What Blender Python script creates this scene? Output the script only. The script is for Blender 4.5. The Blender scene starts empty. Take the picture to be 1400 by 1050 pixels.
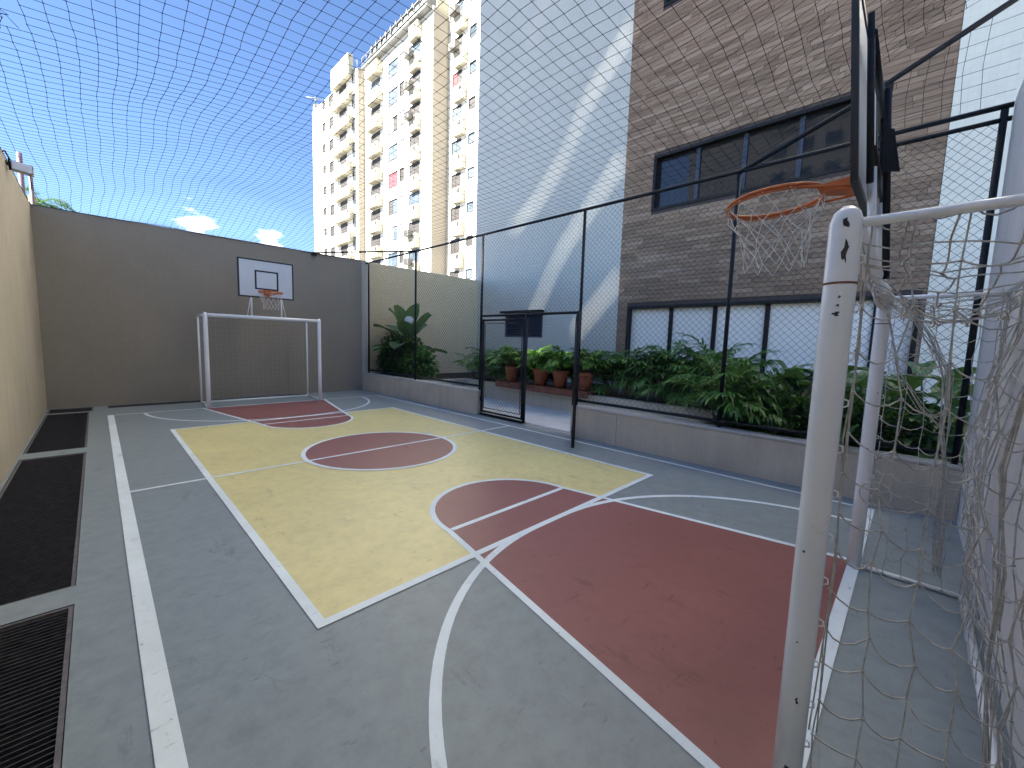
import bpy, math, random
from mathutils import Vector, Matrix
random.seed(7)
R_ = math.radians
scene = bpy.context.scene
col = scene.collection

# ------------------------------------------------------------------ camera
cam_d = bpy.data.cameras.new('camera'); cam = bpy.data.objects.new('camera', cam_d); col.objects.link(cam)
cam_d.sensor_width = 36.0; cam_d.lens = 557.75 / 1400 * 36; cam_d.clip_start = 0.02; cam_d.clip_end = 3000
cr = Vector((0.7024954, -0.7110376, 0.0304263)); cu = Vector((0.0503246, 0.0922744, 0.9944611)); cw = Vector((0.7099068, 0.6970732, -0.1006051))
cam.matrix_world = Matrix(((cr.x, cu.x, -cw.x, -2.834), (cr.y, cu.y, -cw.y, -5.3562), (cr.z, cu.z, -cw.z, 1.5733), (0, 0, 0, 1)))
scene.camera = cam

# ------------------------------------------------------------------ light
SUN_EL, SUN_AZ = R_(43), R_(12)          # azimuth measured from -X towards +Y
to_sun = Vector((-math.cos(SUN_EL) * math.cos(SUN_AZ), math.cos(SUN_EL) * math.sin(SUN_AZ), math.sin(SUN_EL)))
world = bpy.data.worlds.new('World'); scene.world = world; world.use_nodes = True
wn = world.node_tree.nodes; wl = world.node_tree.links
bg = wn['Background']
sky = wn.new('ShaderNodeTexSky'); sky.sky_type = 'NISHITA'; sky.sun_disc = False
sky.sun_elevation = SUN_EL; sky.sun_rotation = math.atan2(to_sun.x, to_sun.y)
sky.air_density = 0.58; sky.dust_density = 0.0; sky.ozone_density = 4.0
# thin scattered cloud over the whole sky
tc = wn.new('ShaderNodeTexCoord'); mp = wn.new('ShaderNodeMapping'); mp.inputs['Scale'].default_value = (1, 1, 3.2); mp.inputs['Location'].default_value = (0.3, 0.2, 0.0)
nz = wn.new('ShaderNodeTexNoise'); nz.inputs['Scale'].default_value = 3.4; nz.inputs['Detail'].default_value = 9; nz.inputs['Roughness'].default_value = 0.58
rp = wn.new('ShaderNodeValToRGB'); rp.color_ramp.elements[0].position = 0.71; rp.color_ramp.elements[1].position = 0.86
wl.new(tc.outputs['Generated'], mp.inputs['Vector']); wl.new(mp.outputs['Vector'], nz.inputs['Vector']); wl.new(nz.outputs['Fac'], rp.inputs['Fac'])
cm = wn.new('ShaderNodeMixRGB'); cm.inputs['Color2'].default_value = (9.0, 9.2, 9.6, 1)
mm = wn.new('ShaderNodeMath'); mm.operation = 'MULTIPLY'; mm.inputs[1].default_value = 0.12
wl.new(rp.outputs['Color'], mm.inputs[0]); wl.new(mm.outputs[0], cm.inputs['Fac'])
wl.new(sky.outputs['Color'], cm.inputs['Color1']); last = cm.outputs['Color']
# a few small cumulus puffs low in the sky: (direction, angular radius, density)
for d, rad, den in (((0.140, 0.969, 0.204), 0.095, 1.0), ((0.257, 0.947, 0.190), 0.06, 0.75)):
    dv = Vector(d).normalized(); ds = wn.new('ShaderNodeVectorMath'); ds.operation = 'DISTANCE'; ds.inputs[1].default_value = dv; wl.new(tc.outputs['Generated'], ds.inputs[0])
    n2 = wn.new('ShaderNodeTexNoise'); n2.inputs['Scale'].default_value = 22; n2.inputs['Detail'].default_value = 8; m2 = wn.new('ShaderNodeMapping'); m2.inputs['Scale'].default_value = (1, 1, 2.4); wl.new(tc.outputs['Generated'], m2.inputs['Vector']); wl.new(m2.outputs['Vector'], n2.inputs['Vector'])
    fall = wn.new('ShaderNodeMapRange'); fall.inputs['From Min'].default_value = 0.0; fall.inputs['From Max'].default_value = rad; fall.inputs['To Min'].default_value = 0.34; fall.inputs['To Max'].default_value = -0.45; wl.new(ds.outputs['Value'], fall.inputs['Value'])
    ad = wn.new('ShaderNodeMath'); ad.operation = 'ADD'; wl.new(n2.outputs['Fac'], ad.inputs[0]); wl.new(fall.outputs['Result'], ad.inputs[1])
    mr = wn.new('ShaderNodeMapRange'); mr.interpolation_type = 'SMOOTHSTEP'; mr.inputs['From Min'].default_value = 0.56; mr.inputs['From Max'].default_value = 0.80; mr.inputs['To Max'].default_value = den; wl.new(ad.outputs[0], mr.inputs['Value'])
    mx = wn.new('ShaderNodeMixRGB'); mx.inputs['Color2'].default_value = (9.0, 9.2, 9.6, 1); wl.new(mr.outputs['Result'], mx.inputs['Fac']); wl.new(last, mx.inputs['Color1']); last = mx.outputs['Color']
wl.new(last, bg.inputs['Color'])
bg.inputs['Strength'].default_value = 0.05
sun_d = bpy.data.lights.new('sun', 'SUN'); sun_d.energy = 5.0; sun_d.angle = R_(0.53); sun_d.color = (1.0, 0.96, 0.88)
sun = bpy.data.objects.new('sun', sun_d); col.objects.link(sun)
sun.rotation_euler = to_sun.to_track_quat('Z', 'Y').to_euler()
scene.view_settings.view_transform = 'Standard'; scene.view_settings.look = 'None'
scene.view_settings.exposure = 3.06; scene.view_settings.gamma = 1.0
scene.cycles.max_bounces = 8; scene.cycles.diffuse_bounces = 5; scene.cycles.transparent_max_bounces = 16
scene.cycles.caustics_reflective = False; scene.cycles.caustics_refractive = False

# ------------------------------------------------------------------ materials
def new_mat(name):
    m = bpy.data.materials.new(name); m.use_nodes = True
    return m, m.node_tree.nodes, m.node_tree.links, m.node_tree.nodes['Principled BSDF']
def noise(n, l, scale, detail=6, rough=0.6, vec=None, sc=(1, 1, 1)):
    t = n.new('ShaderNodeTexNoise'); t.inputs['Scale'].default_value = scale; t.inputs['Detail'].default_value = detail; t.inputs['Roughness'].default_value = rough
    if vec is None:
        g = n.new('ShaderNodeNewGeometry'); vec = g.outputs['Position']
    m = n.new('ShaderNodeMapping'); m.inputs['Scale'].default_value = sc; l.new(vec, m.inputs['Vector']); l.new(m.outputs['Vector'], t.inputs['Vector'])
    return t.outputs['Fac']
def ramp(n, l, fac, stops):
    r = n.new('ShaderNodeValToRGB'); e = r.color_ramp.elements
    while len(e) < len(stops): e.new(0.5)
    for i, (p, c) in enumerate(stops):
        e[i].position = p; e[i].color = (*c, 1) if len(c) == 3 else c
    l.new(fac, r.inputs['Fac']); return r.outputs['Color']
def mixc(n, l, fac, a, b, mode='MIX'):
    m = n.new('ShaderNodeMixRGB'); m.blend_type = mode
    for s, v in (('Fac', fac), ('Color1', a), ('Color2', b)):
        if hasattr(v, 'default_value') or hasattr(v, 'is_linked'): l.new(v, m.inputs[s])
        else: m.inputs[s].default_value = v if s == 'Fac' else (*v, 1)
    return m.outputs['Color']
def g3(v): return (v, v, v)
def bumpn(n, l, b, h, strength, dist=0.01):
    k = n.new('ShaderNodeBump'); k.inputs['Strength'].default_value = strength; k.inputs['Distance'].default_value = dist
    l.new(h, k.inputs['Height']); l.new(k.outputs['Normal'], b.inputs['Normal'])
def simple(name, c, rough=0.5, var=0.15, scale=8, metal=0.0, bump=0.0, bscale=40, spec=0.5):
    m, n, l, b = new_mat(name)
    f = noise(n, l, scale)
    lo = tuple(x * (1 - var) for x in c); hi = tuple(min(1, x * (1 + var)) for x in c)
    l.new(ramp(n, l, f, [(0.3, lo), (0.7, hi)]), b.inputs['Base Color'])
    b.inputs['Roughness'].default_value = rough; b.inputs['Metallic'].default_value = metal; b.inputs['Specular IOR Level'].default_value = spec
    if bump: bumpn(n, l, b, noise(n, l, bscale), bump)
    return m

def court_paint(name, c, rough=0.42, wear=0.5, chips=0.0):
    """trowelled floor paint: blotches, arc-shaped trowel marks, scuffs"""
    m, n, l, b = new_mat(name)
    f1 = noise(n, l, 1.3, 5, 0.6); f2 = noise(n, l, 9, 7, 0.7)
    base = ramp(n, l, f1, [(0.3, tuple(x * 0.88 for x in c)), (0.7, tuple(x * 1.1 for x in c))])
    c2 = mixc(n, l, 0.55 * wear, base, ramp(n, l, f2, [(0.32, tuple(x * 0.72 for x in c)), (0.5, c), (0.72, tuple(min(1, x * 1.22) for x in c))]))
    # scuff marks: thresholded stretched noise
    s = noise(n, l, 3.2, 8, 0.72, sc=(1.6, 0.45, 1)); sm = ramp(n, l, s, [(0.60, g3(0)), (0.68, g3(0.8))])
    c3 = mixc(n, l, sm, c2, tuple(x * 0.66 for x in c))
    s2 = noise(n, l, 14, 4, 0.6, sc=(0.5, 1.7, 1)); sm2 = ramp(n, l, s2, [(0.645, g3(0)), (0.70, g3(0.8))])
    c4 = mixc(n, l, sm2, c3, tuple(x * 0.6 for x in c))
    # arcs left by shoes
    w = n.new('ShaderNodeTexVoronoi'); w.feature = 'DISTANCE_TO_EDGE'; w.inputs['Scale'].default_value = 2.3
    g = n.new('ShaderNodeNewGeometry'); dn = n.new('ShaderNodeTexNoise'); dn.inputs['Scale'].default_value = 1.7
    va = n.new('ShaderNodeVectorMath'); va.operation = 'ADD'; l.new(g.outputs['Position'], va.inputs[0]); l.new(dn.outputs['Color'], va.inputs[1]); l.new(va.outputs[0], w.inputs['Vector'])
    e = ramp(n, l, w.outputs['Distance'], [(0.0, g3(1)), (0.012, g3(0))])
    gate = ramp(n, l, noise(n, l, 2.0, 3), [(0.57, g3(0)), (0.68, g3(0.40))])
    arc = n.new('ShaderNodeMath'); arc.operation = 'MULTIPLY'; l.new(e, arc.inputs[0]); l.new(gate, arc.inputs[1])
    c5 = mixc(n, l, arc.outputs[0], c4, tuple(x * 0.62 for x in c))
    if chips:
        ch = ramp(n, l, noise(n, l, 34, 4, 0.7), [(0.66, g3(0)), (0.69, g3(chips))])
        c5 = mixc(n, l, ch, c5, (0.27, 0.27, 0.26))
    l.new(c5, b.inputs['Base Color'])
    rr = n.new('ShaderNodeMapRange'); rr.inputs['To Min'].default_value = rough - 0.08; rr.inputs['To Max'].default_value = rough + 0.14
    l.new(f2, rr.inputs['Value']); l.new(rr.outputs['Result'], b.inputs['Roughness'])
    bumpn(n, l, b, f2, 0.10, 0.01)
    return m
def plaster(name, c, streak=0.25, var=0.14, bump=0.25):
    m, n, l, b = new_mat(name)
    f1 = noise(n, l, 0.9, 6, 0.62); f2 = noise(n, l, 28, 5, 0.6); f3 = noise(n, l, 5.5, 6, 0.65, sc=(1, 1, 0.12))
    a = ramp(n, l, f1, [(0.3, tuple(x * (1 - var) for x in c)), (0.7, tuple(x * (1 + var) for x in c))])
    a = mixc(n, l, streak, a, ramp(n, l, f3, [(0.36, tuple(x * 0.6 for x in c)), (0.62, tuple(min(1, x * 1.15) for x in c))]))
    a = mixc(n, l, 0.25, a, ramp(n, l, f2, [(0.3, tuple(x * 0.75 for x in c)), (0.7, tuple(x * 1.2 for x in c))]))
    l.new(a, b.inputs['Base Color']); b.inputs['Roughness'].default_value = 0.88; b.inputs['Specular IOR Level'].default_value = 0.25
    bumpn(n, l, b, f2, bump, 0.006)
    return m
def worn_paint(name, c, under=(0.06, 0.06, 0.055), rough=0.35, amount=0.68, rust=True):
    m, n, l, b = new_mat(name)
    f = noise(n, l, 9, 7, 0.66); f2 = noise(n, l, 2.5, 4)
    a = ramp(n, l, f2, [(0.3, tuple(x * 0.94 for x in c)), (0.7, c)])
    k = ramp(n, l, f, [(amount, g3(0)), (amount + 0.012, g3(1))])
    a = mixc(n, l, k, a, under)
    if rust:
        k2 = ramp(n, l, noise(n, l, 6, 5), [(0.68, g3(0)), (0.78, g3(0.6))]); a = mixc(n, l, k2, a, (0.30, 0.17, 0.08))
    l.new(a, b.inputs['Base Color']); b.inputs['Roughness'].default_value = rough
    bumpn(n, l, b, f, 0.08, 0.004)
    return m
def mosaic(name, c, joint, size, vary=0.08):
    m, n, l, b = new_mat(name)
    g = n.new('ShaderNodeNewGeometry'); sp = n.new('ShaderNodeSeparateXYZ'); l.new(g.outputs['Position'], sp.inputs[0])
    cb = n.new('ShaderNodeCombineXYZ'); ad = n.new('ShaderNodeMath'); ad.operation = 'ADD'; l.new(sp.outputs['X'], ad.inputs[0]); l.new(sp.outputs['Y'], ad.inputs[1])
    l.new(ad.outputs[0], cb.inputs['X']); l.new(sp.outputs['Z'], cb.inputs['Y'])
    t = n.new('ShaderNodeTexBrick'); t.offset = 0.0; t.inputs['Scale'].default_value = 1.0
    t.inputs['Brick Width'].default_value = size; t.inputs['Row Height'].default_value = size; t.inputs['Mortar Size'].default_value = size * 0.05; t.inputs['Mortar Smooth'].default_value = 0.3
    t.inputs['Color1'].default_value = (*c, 1); t.inputs['Color2'].default_value = (*[x * (1 - vary) for x in c], 1); t.inputs['Mortar'].default_value = (*joint, 1)
    l.new(cb.outputs[0], t.inputs['Vector'])
    a = mixc(n, l, 0.35, t.outputs['Color'], ramp(n, l, noise(n, l, 0.6, 5), [(0.3, tuple(x * 0.82 for x in c)), (0.7, tuple(min(1, x * 1.1) for x in c))]))
    l.new(a, b.inputs['Base Color']); b.inputs['Roughness'].default_value = 0.42
    bumpn(n, l, b, t.outputs['Fac'], -0.3, 0.004)
    return m
def plank_mat(name, per_object):
    m, n, l, b = new_mat(name)
    if per_object: oi = n.new('ShaderNodeObjectInfo'); rnd = oi.outputs['Random']
    else: gi = n.new('ShaderNodeNewGeometry'); rnd = gi.outputs['Random Per Island']
    a = ramp(n, l, rnd, [(0.0, (0.150, 0.095, 0.058)), (0.35, (0.255, 0.165, 0.105)), (0.7, (0.345, 0.228, 0.145)), (1.0, (0.47, 0.335, 0.235))])
    gr = noise(n, l, 26, 6, 0.7, sc=(1, 0.12, 1.6))
    a = mixc(n, l, 0.5, a, ramp(n, l, gr, [(0.3, (0.150, 0.092, 0.055)), (0.55, (0.30, 0.198, 0.125)), (0.75, (0.46, 0.335, 0.235))]))
    l.new(a, b.inputs['Base Color']); b.inputs['Roughness'].default_value = 0.55; b.inputs['Specular IOR Level'].default_value = 0.3
    bumpn(n, l, b, gr, 0.15, 0.004)
    return m
def leaf_mat(name, dark, light, rough=0.42, trans=0.22):
    m, n, l, b = new_mat(name)
    gi = n.new('ShaderNodeNewGeometry')
    a = ramp(n, l, gi.outputs['Random Per Island'], [(0.0, dark), (0.75, light), (0.93, tuple(x * 1.25 for x in light)), (1.0, (light[0] * 2.6, light[1] * 1.5, light[2] * 1.3))])
    a = mixc(n, l, 0.3, a, ramp(n, l, noise(n, l, 12, 3), [(0.3, dark), (0.7, light)]))
    l.new(a, b.inputs['Base Color']); b.inputs['Roughness'].default_value = rough; b.inputs['Specular IOR Level'].default_value = 0.45
    t = n.new('ShaderNodeBsdfTranslucent'); tcol = mixc(n, l, 0.6, a, (0.16, 0.30, 0.03)); l.new(tcol, t.inputs['Color'])
    ms = n.new('ShaderNodeMixShader'); ms.inputs['Fac'].default_value = trans
    l.new(b.outputs[0], ms.inputs[1]); l.new(t.outputs[0], ms.inputs[2]); l.new(ms.outputs[0], n['Material Output'].inputs['Surface'])
    return m
def glass_dark(name, c=(0.02, 0.022, 0.025), rough=0.03):
    m, n, l, b = new_mat(name)
    b.inputs['Base Color'].default_value = (*c, 1); b.inputs['Roughness'].default_value = rough; b.inputs['Specular IOR Level'].default_value = 0.45
    bumpn(n, l, b, noise(n, l, 1.2, 2), 0.02, 0.02)
    return m

M = {}
M['floor'] = court_paint('floor_grey_paint', (0.250, 0.288, 0.298), 0.40, 1.1)
M['yellow'] = court_paint('floor_yellow_paint', (0.74, 0.65, 0.30), 0.34, 0.75)
M['red'] = court_paint('floor_red_paint', (0.27, 0.105, 0.098), 0.38, 0.7)
M['line'] = court_paint('floor_white_paint', (0.78, 0.86, 0.89), 0.45, 0.25, 0.55)
M['pit'] = simple('pit_concrete', (0.02, 0.019, 0.019), 0.95, spec=0.1)
M['grate'] = simple('grate_black_metal', (0.04, 0.038, 0.042), 0.55, 0.4, 20, spec=0.3)
M['grate_edge'] = simple('grate_edge_metal', (0.12, 0.11, 0.11), 0.5, 0.4, 20)
M['wall_far'] = plaster('plaster_taupe', (0.30, 0.262, 0.212), 0.07, 0.08)
M['wall_left'] = plaster('plaster_sand', (0.43, 0.375, 0.29), 0.14, 0.16)
M['wall_near'] = plaster('plaster_lilac_grey', (0.68, 0.65, 0.62), 0.22, 0.10)
M['wall_garden'] = mosaic('garden_wall_tile', (0.84, 0.67, 0.42), (0.68, 0.54, 0.34), 0.10)
M['wall_low'] = plaster('raw_concrete', (0.56, 0.49, 0.40), 0.26, 0.26, 0.6)
M['cap'] = plaster('light_cement', (0.50, 0.47, 0.43), 0.2, 0.15)
M['tile_white'] = mosaic('white_facade_tile', (0.58, 0.56, 0.48), (0.36, 0.35, 0.32), 0.10)
M['tile_cream'] = mosaic('cream_facade_tile', (0.86, 0.81, 0.66), (0.76, 0.71, 0.58), 0.10)
M['joint'] = simple('cladding_joint', (0.07, 0.055, 0.05), 0.9)
M['plank'] = plank_mat('cladding_plank', True); M['plank_far'] = plank_mat('cladding_plank_mass', False)
M['black'] = worn_paint('black_metal_paint', (0.016, 0.016, 0.018), (0.16, 0.15, 0.14), 0.42, 0.715, False)
M['frame'] = simple('window_frame_black', (0.014, 0.013, 0.013), 0.5, spec=0.25)
M['mullion'] = simple('window_mullion_blue', (0.028, 0.04, 0.065), 0.4)
M['glass'] = glass_dark('dark_glass')
M['blind'] = simple('frosted_white_pane', (0.90, 0.85, 0.75), 0.45, 0.05, 1.0)
M['white'] = worn_paint('white_metal_paint', (0.90, 0.91, 0.90), (0.08, 0.08, 0.08), 0.24, 0.68)
M['rope'] = simple('net_rope_grey', (0.52, 0.50, 0.45), 0.85, 0.3, 30)
M['rope_white'] = simple('net_rope_white', (0.70, 0.68, 0.62), 0.85, 0.2, 30)
M['netcord'] = simple('net_cord_black', (0.008, 0.009, 0.013), 0.9, spec=0.1)
M['orange'] = worn_paint('orange_rim_paint', (0.56, 0.13, 0.022), (0.16, 0.06, 0.045), 0.4, 0.69, False)
M['black'].node_tree.nodes['Principled BSDF'].inputs['Specular IOR Level'].default_value = 0.25
M['board'] = simple('board_white', (0.62, 0.65, 0.68), 0.4, 0.06, 3)
M['board_black'] = simple('board_black', (0.012, 0.012, 0.013), 0.4, 0.2)
M['patio'] = simple('patio_tile', (0.78, 0.78, 0.76), 0.35, 0.07, 3)
M['grout'] = simple('patio_grout', (0.30, 0.30, 0.30), 0.9)
M['planter'] = mosaic('planter_tile', (0.60, 0.57, 0.49), (0.44, 0.42, 0.37), 0.30)
M['bench'] = simple('bench_wood', (0.20, 0.078, 0.052), 0.5, 0.35, 6)
M['terracotta'] = simple('terracotta', (0.36, 0.115, 0.062), 0.75, 0.22, 7, bump=0.15)
M['soil'] = simple('soil', (0.035, 0.026, 0.02), 0.95, 0.5, 25, bump=0.6)
M['palm'] = leaf_mat('palm_leaf', (0.026, 0.092, 0.020), (0.10, 0.26, 0.05))
M['palm_bright'] = leaf_mat('palm_leaf_bright', (0.05, 0.15, 0.02), (0.165, 0.335, 0.05))
M['bush'] = leaf_mat('bush_leaf', (0.016, 0.058, 0.016), (0.06, 0.155, 0.032), 0.38)
M['broad'] = leaf_mat('broad_leaf', (0.026, 0.085, 0.032), (0.070, 0.165, 0.062), 0.36)
M['paddle'] = leaf_mat('paddle_leaf', (0.055, 0.125, 0.060), (0.125, 0.235, 0.110), 0.36)
M['stem'] = simple('plant_stem', (0.20, 0.17, 0.07), 0.7, 0.3)
M['globe'] = simple('globe_white', (0.78, 0.79, 0.80), 0.25, 0.03)
M['louvre'] = simple('louvre_dark_blue', (0.075, 0.085, 0.125), 0.4)
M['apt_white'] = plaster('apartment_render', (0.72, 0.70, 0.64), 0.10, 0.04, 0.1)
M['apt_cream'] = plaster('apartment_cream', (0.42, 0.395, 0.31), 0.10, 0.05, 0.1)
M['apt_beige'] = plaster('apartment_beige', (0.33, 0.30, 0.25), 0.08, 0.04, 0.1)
M['apt_glass'] = simple('apartment_glass', (0.085, 0.105, 0.12), 0.12, 0.5, 0.7)
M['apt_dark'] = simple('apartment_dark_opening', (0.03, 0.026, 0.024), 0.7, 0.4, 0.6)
M['apt_red'] = simple('red_curtain', (0.20, 0.035, 0.045), 0.8)
M['apt_frame'] = simple('apartment_frame', (0.05, 0.05, 0.05), 0.5)
M['ac'] = simple('ac_casing', (0.12, 0.115, 0.105), 0.6)
M['roofmetal'] = simple('roof_sheet', (0.16, 0.165, 0.16), 0.5, 0.2, 3)
M['ground'] = simple('ground_paving', (0.16, 0.155, 0.15), 0.9, 0.25, 0.4)
M['tower'] = plaster('tower_render', (0.55, 0.51, 0.44), 0.1, 0.06, 0.1)
M['lamp_grey'] = simple('lamp_casing_grey', (0.36, 0.34, 0.35), 0.4)
M['mast'] = simple('mast_purple_grey', (0.085, 0.062, 0.10), 0.6)
M['chip'] = simple('bare_metal_chip', (0.045, 0.045, 0.045), 0.7, 0.5, 60)
M['rust'] = simple('rust', (0.20, 0.085, 0.035), 0.9)

# ------------------------------------------------------------------ mesh helpers
class MB:
    def __init__(s): s.v = []; s.f = []; s.smooth = []
    def add(s, vs, fs, smooth=False):
        o = len(s.v); s.v += [tuple(p) for p in vs]
        for f in fs: s.f.append(tuple(i + o for i in f)); s.smooth.append(smooth)
    def box(s, x0, x1, y0, y1, z0, z1):
        if x0 > x1: x0, x1 = x1, x0
        if y0 > y1: y0, y1 = y1, y0
        if z0 > z1: z0, z1 = z1, z0
        s.add([(x0, y0, z0), (x1, y0, z0), (x1, y1, z0), (x0, y1, z0), (x0, y0, z1), (x1, y0, z1), (x1, y1, z1), (x0, y1, z1)],
              [(0, 3, 2, 1), (4, 5, 6, 7), (0, 1, 5, 4), (1, 2, 6, 5), (2, 3, 7, 6), (3, 0, 4, 7)])
        return s
    def bbox(s, x0, x1, y0, y1, z0, z1, c=0.004):
        """box with chamfered vertical and top edges (cheap bevel)"""
        if x0 > x1: x0, x1 = x1, x0
        if y0 > y1: y0, y1 = y1, y0
        def ring(i, z): return [(x0 + i, y0 + i + 0, z), (x1 - i, y0 + i, z), (x1 - i, y1 - i, z), (x0 + i, y1 - i, z)]
        vs = ring(0, z0) + ring(0, z1 - c) + ring(c, z1)
        fs = [(3, 2, 1, 0)]
        for k in (0, 4):
            for i in range(4): j = (i + 1) % 4; fs.append((k + i, k + j, k + 4 + j, k + 4 + i))
        fs.append((8, 9, 10, 11)); s.add(vs, fs); return s
    def tube(s, pts, r, n=8, caps=True, closed=False, smooth=True):
        pts = [Vector(p) for p in pts]; m = len(pts); vs = []; fs = []; prev = None
        rr = r if isinstance(r, (list, tuple)) else [r] * m
        for i, p in enumerate(pts):
            if closed: t = pts[(i + 1) % m] - pts[i - 1]
            elif i == 0: t = pts[1] - pts[0]
            elif i == m - 1: t = pts[-1] - pts[-2]
            else: t = (pts[i + 1] - p).normalized() + (p - pts[i - 1]).normalized()
            if t.length < 1e-9: t = Vector((0, 0, 1))
            t.normalize()
            if prev is None:
                a = Vector((0, 0, 1)) if abs(t.z) < 0.9 else Vector((1, 0, 0)); u = t.cross(a).normalized()
            else:
                u = prev - t * prev.dot(t)
                u = u.normalized() if u.length > 1e-6 else t.orthogonal().normalized()
            prev = u; w = t.cross(u)
            for k in range(n):
                a = 2 * math.pi * (k + 0.5) / n; vs.append(p + (u * math.cos(a) + w * math.sin(a)) * rr[i])
        for i in range(m if closed else m - 1):
            for k in range(n):
                j = (k + 1) % n; i2 = (i + 1) % m; fs.append((i * n + k, i * n + j, i2 * n + j, i2 * n + k))
        if caps and not closed: fs.append(tuple(range(n - 1, -1, -1))); fs.append(tuple((m - 1) * n + k for k in range(n)))
        s.add(vs, fs, smooth); return s
    def prism(s, poly, h, axis):
        """extrude a planar polygon (list of 3D points) by vector axis*h"""
        n = len(poly); a = Vector(axis) * h; vs = [Vector(p) for p in poly] + [Vector(p) + a for p in poly]
        fs = [tuple(range(n - 1, -1, -1)), tuple(range(n, 2 * n))] + [(i, (i + 1) % n, n + (i + 1) % n, n + i) for i in range(n)]
        s.add(vs, fs); return s
    def lathe(s, prof, n=24, c=(0, 0, 0)):
        vs = []; fs = []
        for (r, z) in prof:
            for k in range(n): a = 2 * math.pi * k / n; vs.append((c[0] + r * math.cos(a), c[1] + r * math.sin(a), c[2] + z))
        for i in range(len(prof) - 1):
            for k in range(n): j = (k + 1) % n; fs.append((i * n + k, i * n + j, (i + 1) * n + j, (i + 1) * n + k))
        s.add(vs, fs, True); return s
    def octa(s, p, r):
        x, y, z = p
        s.add([(x + r, y, z), (x - r, y, z), (x, y + r, z), (x, y - r, z), (x, y, z + r), (x, y, z - r)],
              [(0, 2, 4), (2, 1, 4), (1, 3, 4), (3, 0, 4), (2, 0, 5), (1, 2, 5), (3, 1, 5), (0, 3, 5)], True); return s
    def mesh(s, name):
        me = bpy.data.meshes.new(name); me.from_pydata(s.v, [], s.f)
        me.polygons.foreach_set('use_smooth', s.smooth); me.update(); return me
    def build(s, name, mat, parent=None):
        o = bpy.data.objects.new(name, s.mesh(name)); col.objects.link(o); o.data.materials.append(M[mat])
        attach(o, parent); return o
def attach(o, parent):
    if parent is not None:
        o.parent = parent; o.matrix_parent_inverse = WORLD[parent.name].inverted()
    WORLD[o.name] = Matrix.Translation(o.location)
WORLD = {}
def thing(name, label, cat, loc=(0, 0, 0), group=None):
    o = bpy.data.objects.new(name, None); col.objects.link(o); o.location = loc; o.empty_display_size = 0.1
    WORLD[o.name] = Matrix.Translation(loc); tag(o, label, cat, group); return o
def tag(o, label, cat, group=None):
    o['label'] = label; o['category'] = cat
    if group: o['group'] = group
    return o
def structure(o): o['kind'] = 'structure'; return o
def place(mesh, name, mat, loc, parent):
    """an object that shares mesh data, at a world location, under parent"""
    o = bpy.data.objects.new(name, mesh); col.objects.link(o); o.location = loc
    if not mesh.materials: mesh.materials.append(M[mat])
    if parent is not None: o.parent = parent; o.matrix_parent_inverse = WORLD[parent.name].inverted()
    WORLD[o.name] = Matrix.Translation(loc); return o

# ------------------------------------------------------------------ ground and court floor
g = MB(); g.add([(-900, -900, -0.6), (900, -900, -0.6), (900, 900, -0.6), (-900, 900, -0.6)], [(0, 1, 2, 3)])
structure(g.build('ground', 'ground'))
XL, XR, YF, YN = -3.58, 3.05, 6.62, -5.78
GR = [(-3.555, -3.0, 2.47, 5.86), (-3.555, -3.0, -1.80, 2.14), (-3.555, -3.0, -5.60, -2.04), (-3.555, -2.95, 5.98, 6.58), (-2.745, 1.15, 6.24, 6.58)]
xs = sorted({-3.8, 2.90} | {a for r in GR for a in r[:2]}); ys = sorted({-6.0, 6.8} | {a for r in GR for a in r[2:]})
fl = MB(); idx = {}
def vid(x, y):
    if (x, y) not in idx: idx[(x, y)] = len(fl.v); fl.v.append((x, y, 0.0))
    return idx[(x, y)]
for i in range(len(xs) - 1):
    for j in range(len(ys) - 1):
        cx, cy = (xs[i] + xs[i + 1]) / 2, (ys[j] + ys[j + 1]) / 2
        if any(a < cx < b and c < cy < d for a, b, c, d in GR): continue
        fl.f.append((vid(xs[i], ys[j]), vid(xs[i + 1], ys[j]), vid(xs[i + 1], ys[j + 1]), vid(xs[i], ys[j + 1]))); fl.smooth.append(False)
floor = structure(fl.build('court_floor', 'floor'))
pit = MB()
for a, b, c, d in GR:
    pit.add([(a, c, 0), (b, c, 0), (b, d, 0), (a, d, 0), (a, c, -.45), (b, c, -.45), (b, d, -.45), (a, d, -.45)],
            [(4, 5, 6, 7), (0, 1, 5, 4), (1, 2, 6, 5), (2, 3, 7, 6), (3, 0, 4, 7)])
pit.build('drain_channel', 'pit', floor)

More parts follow.
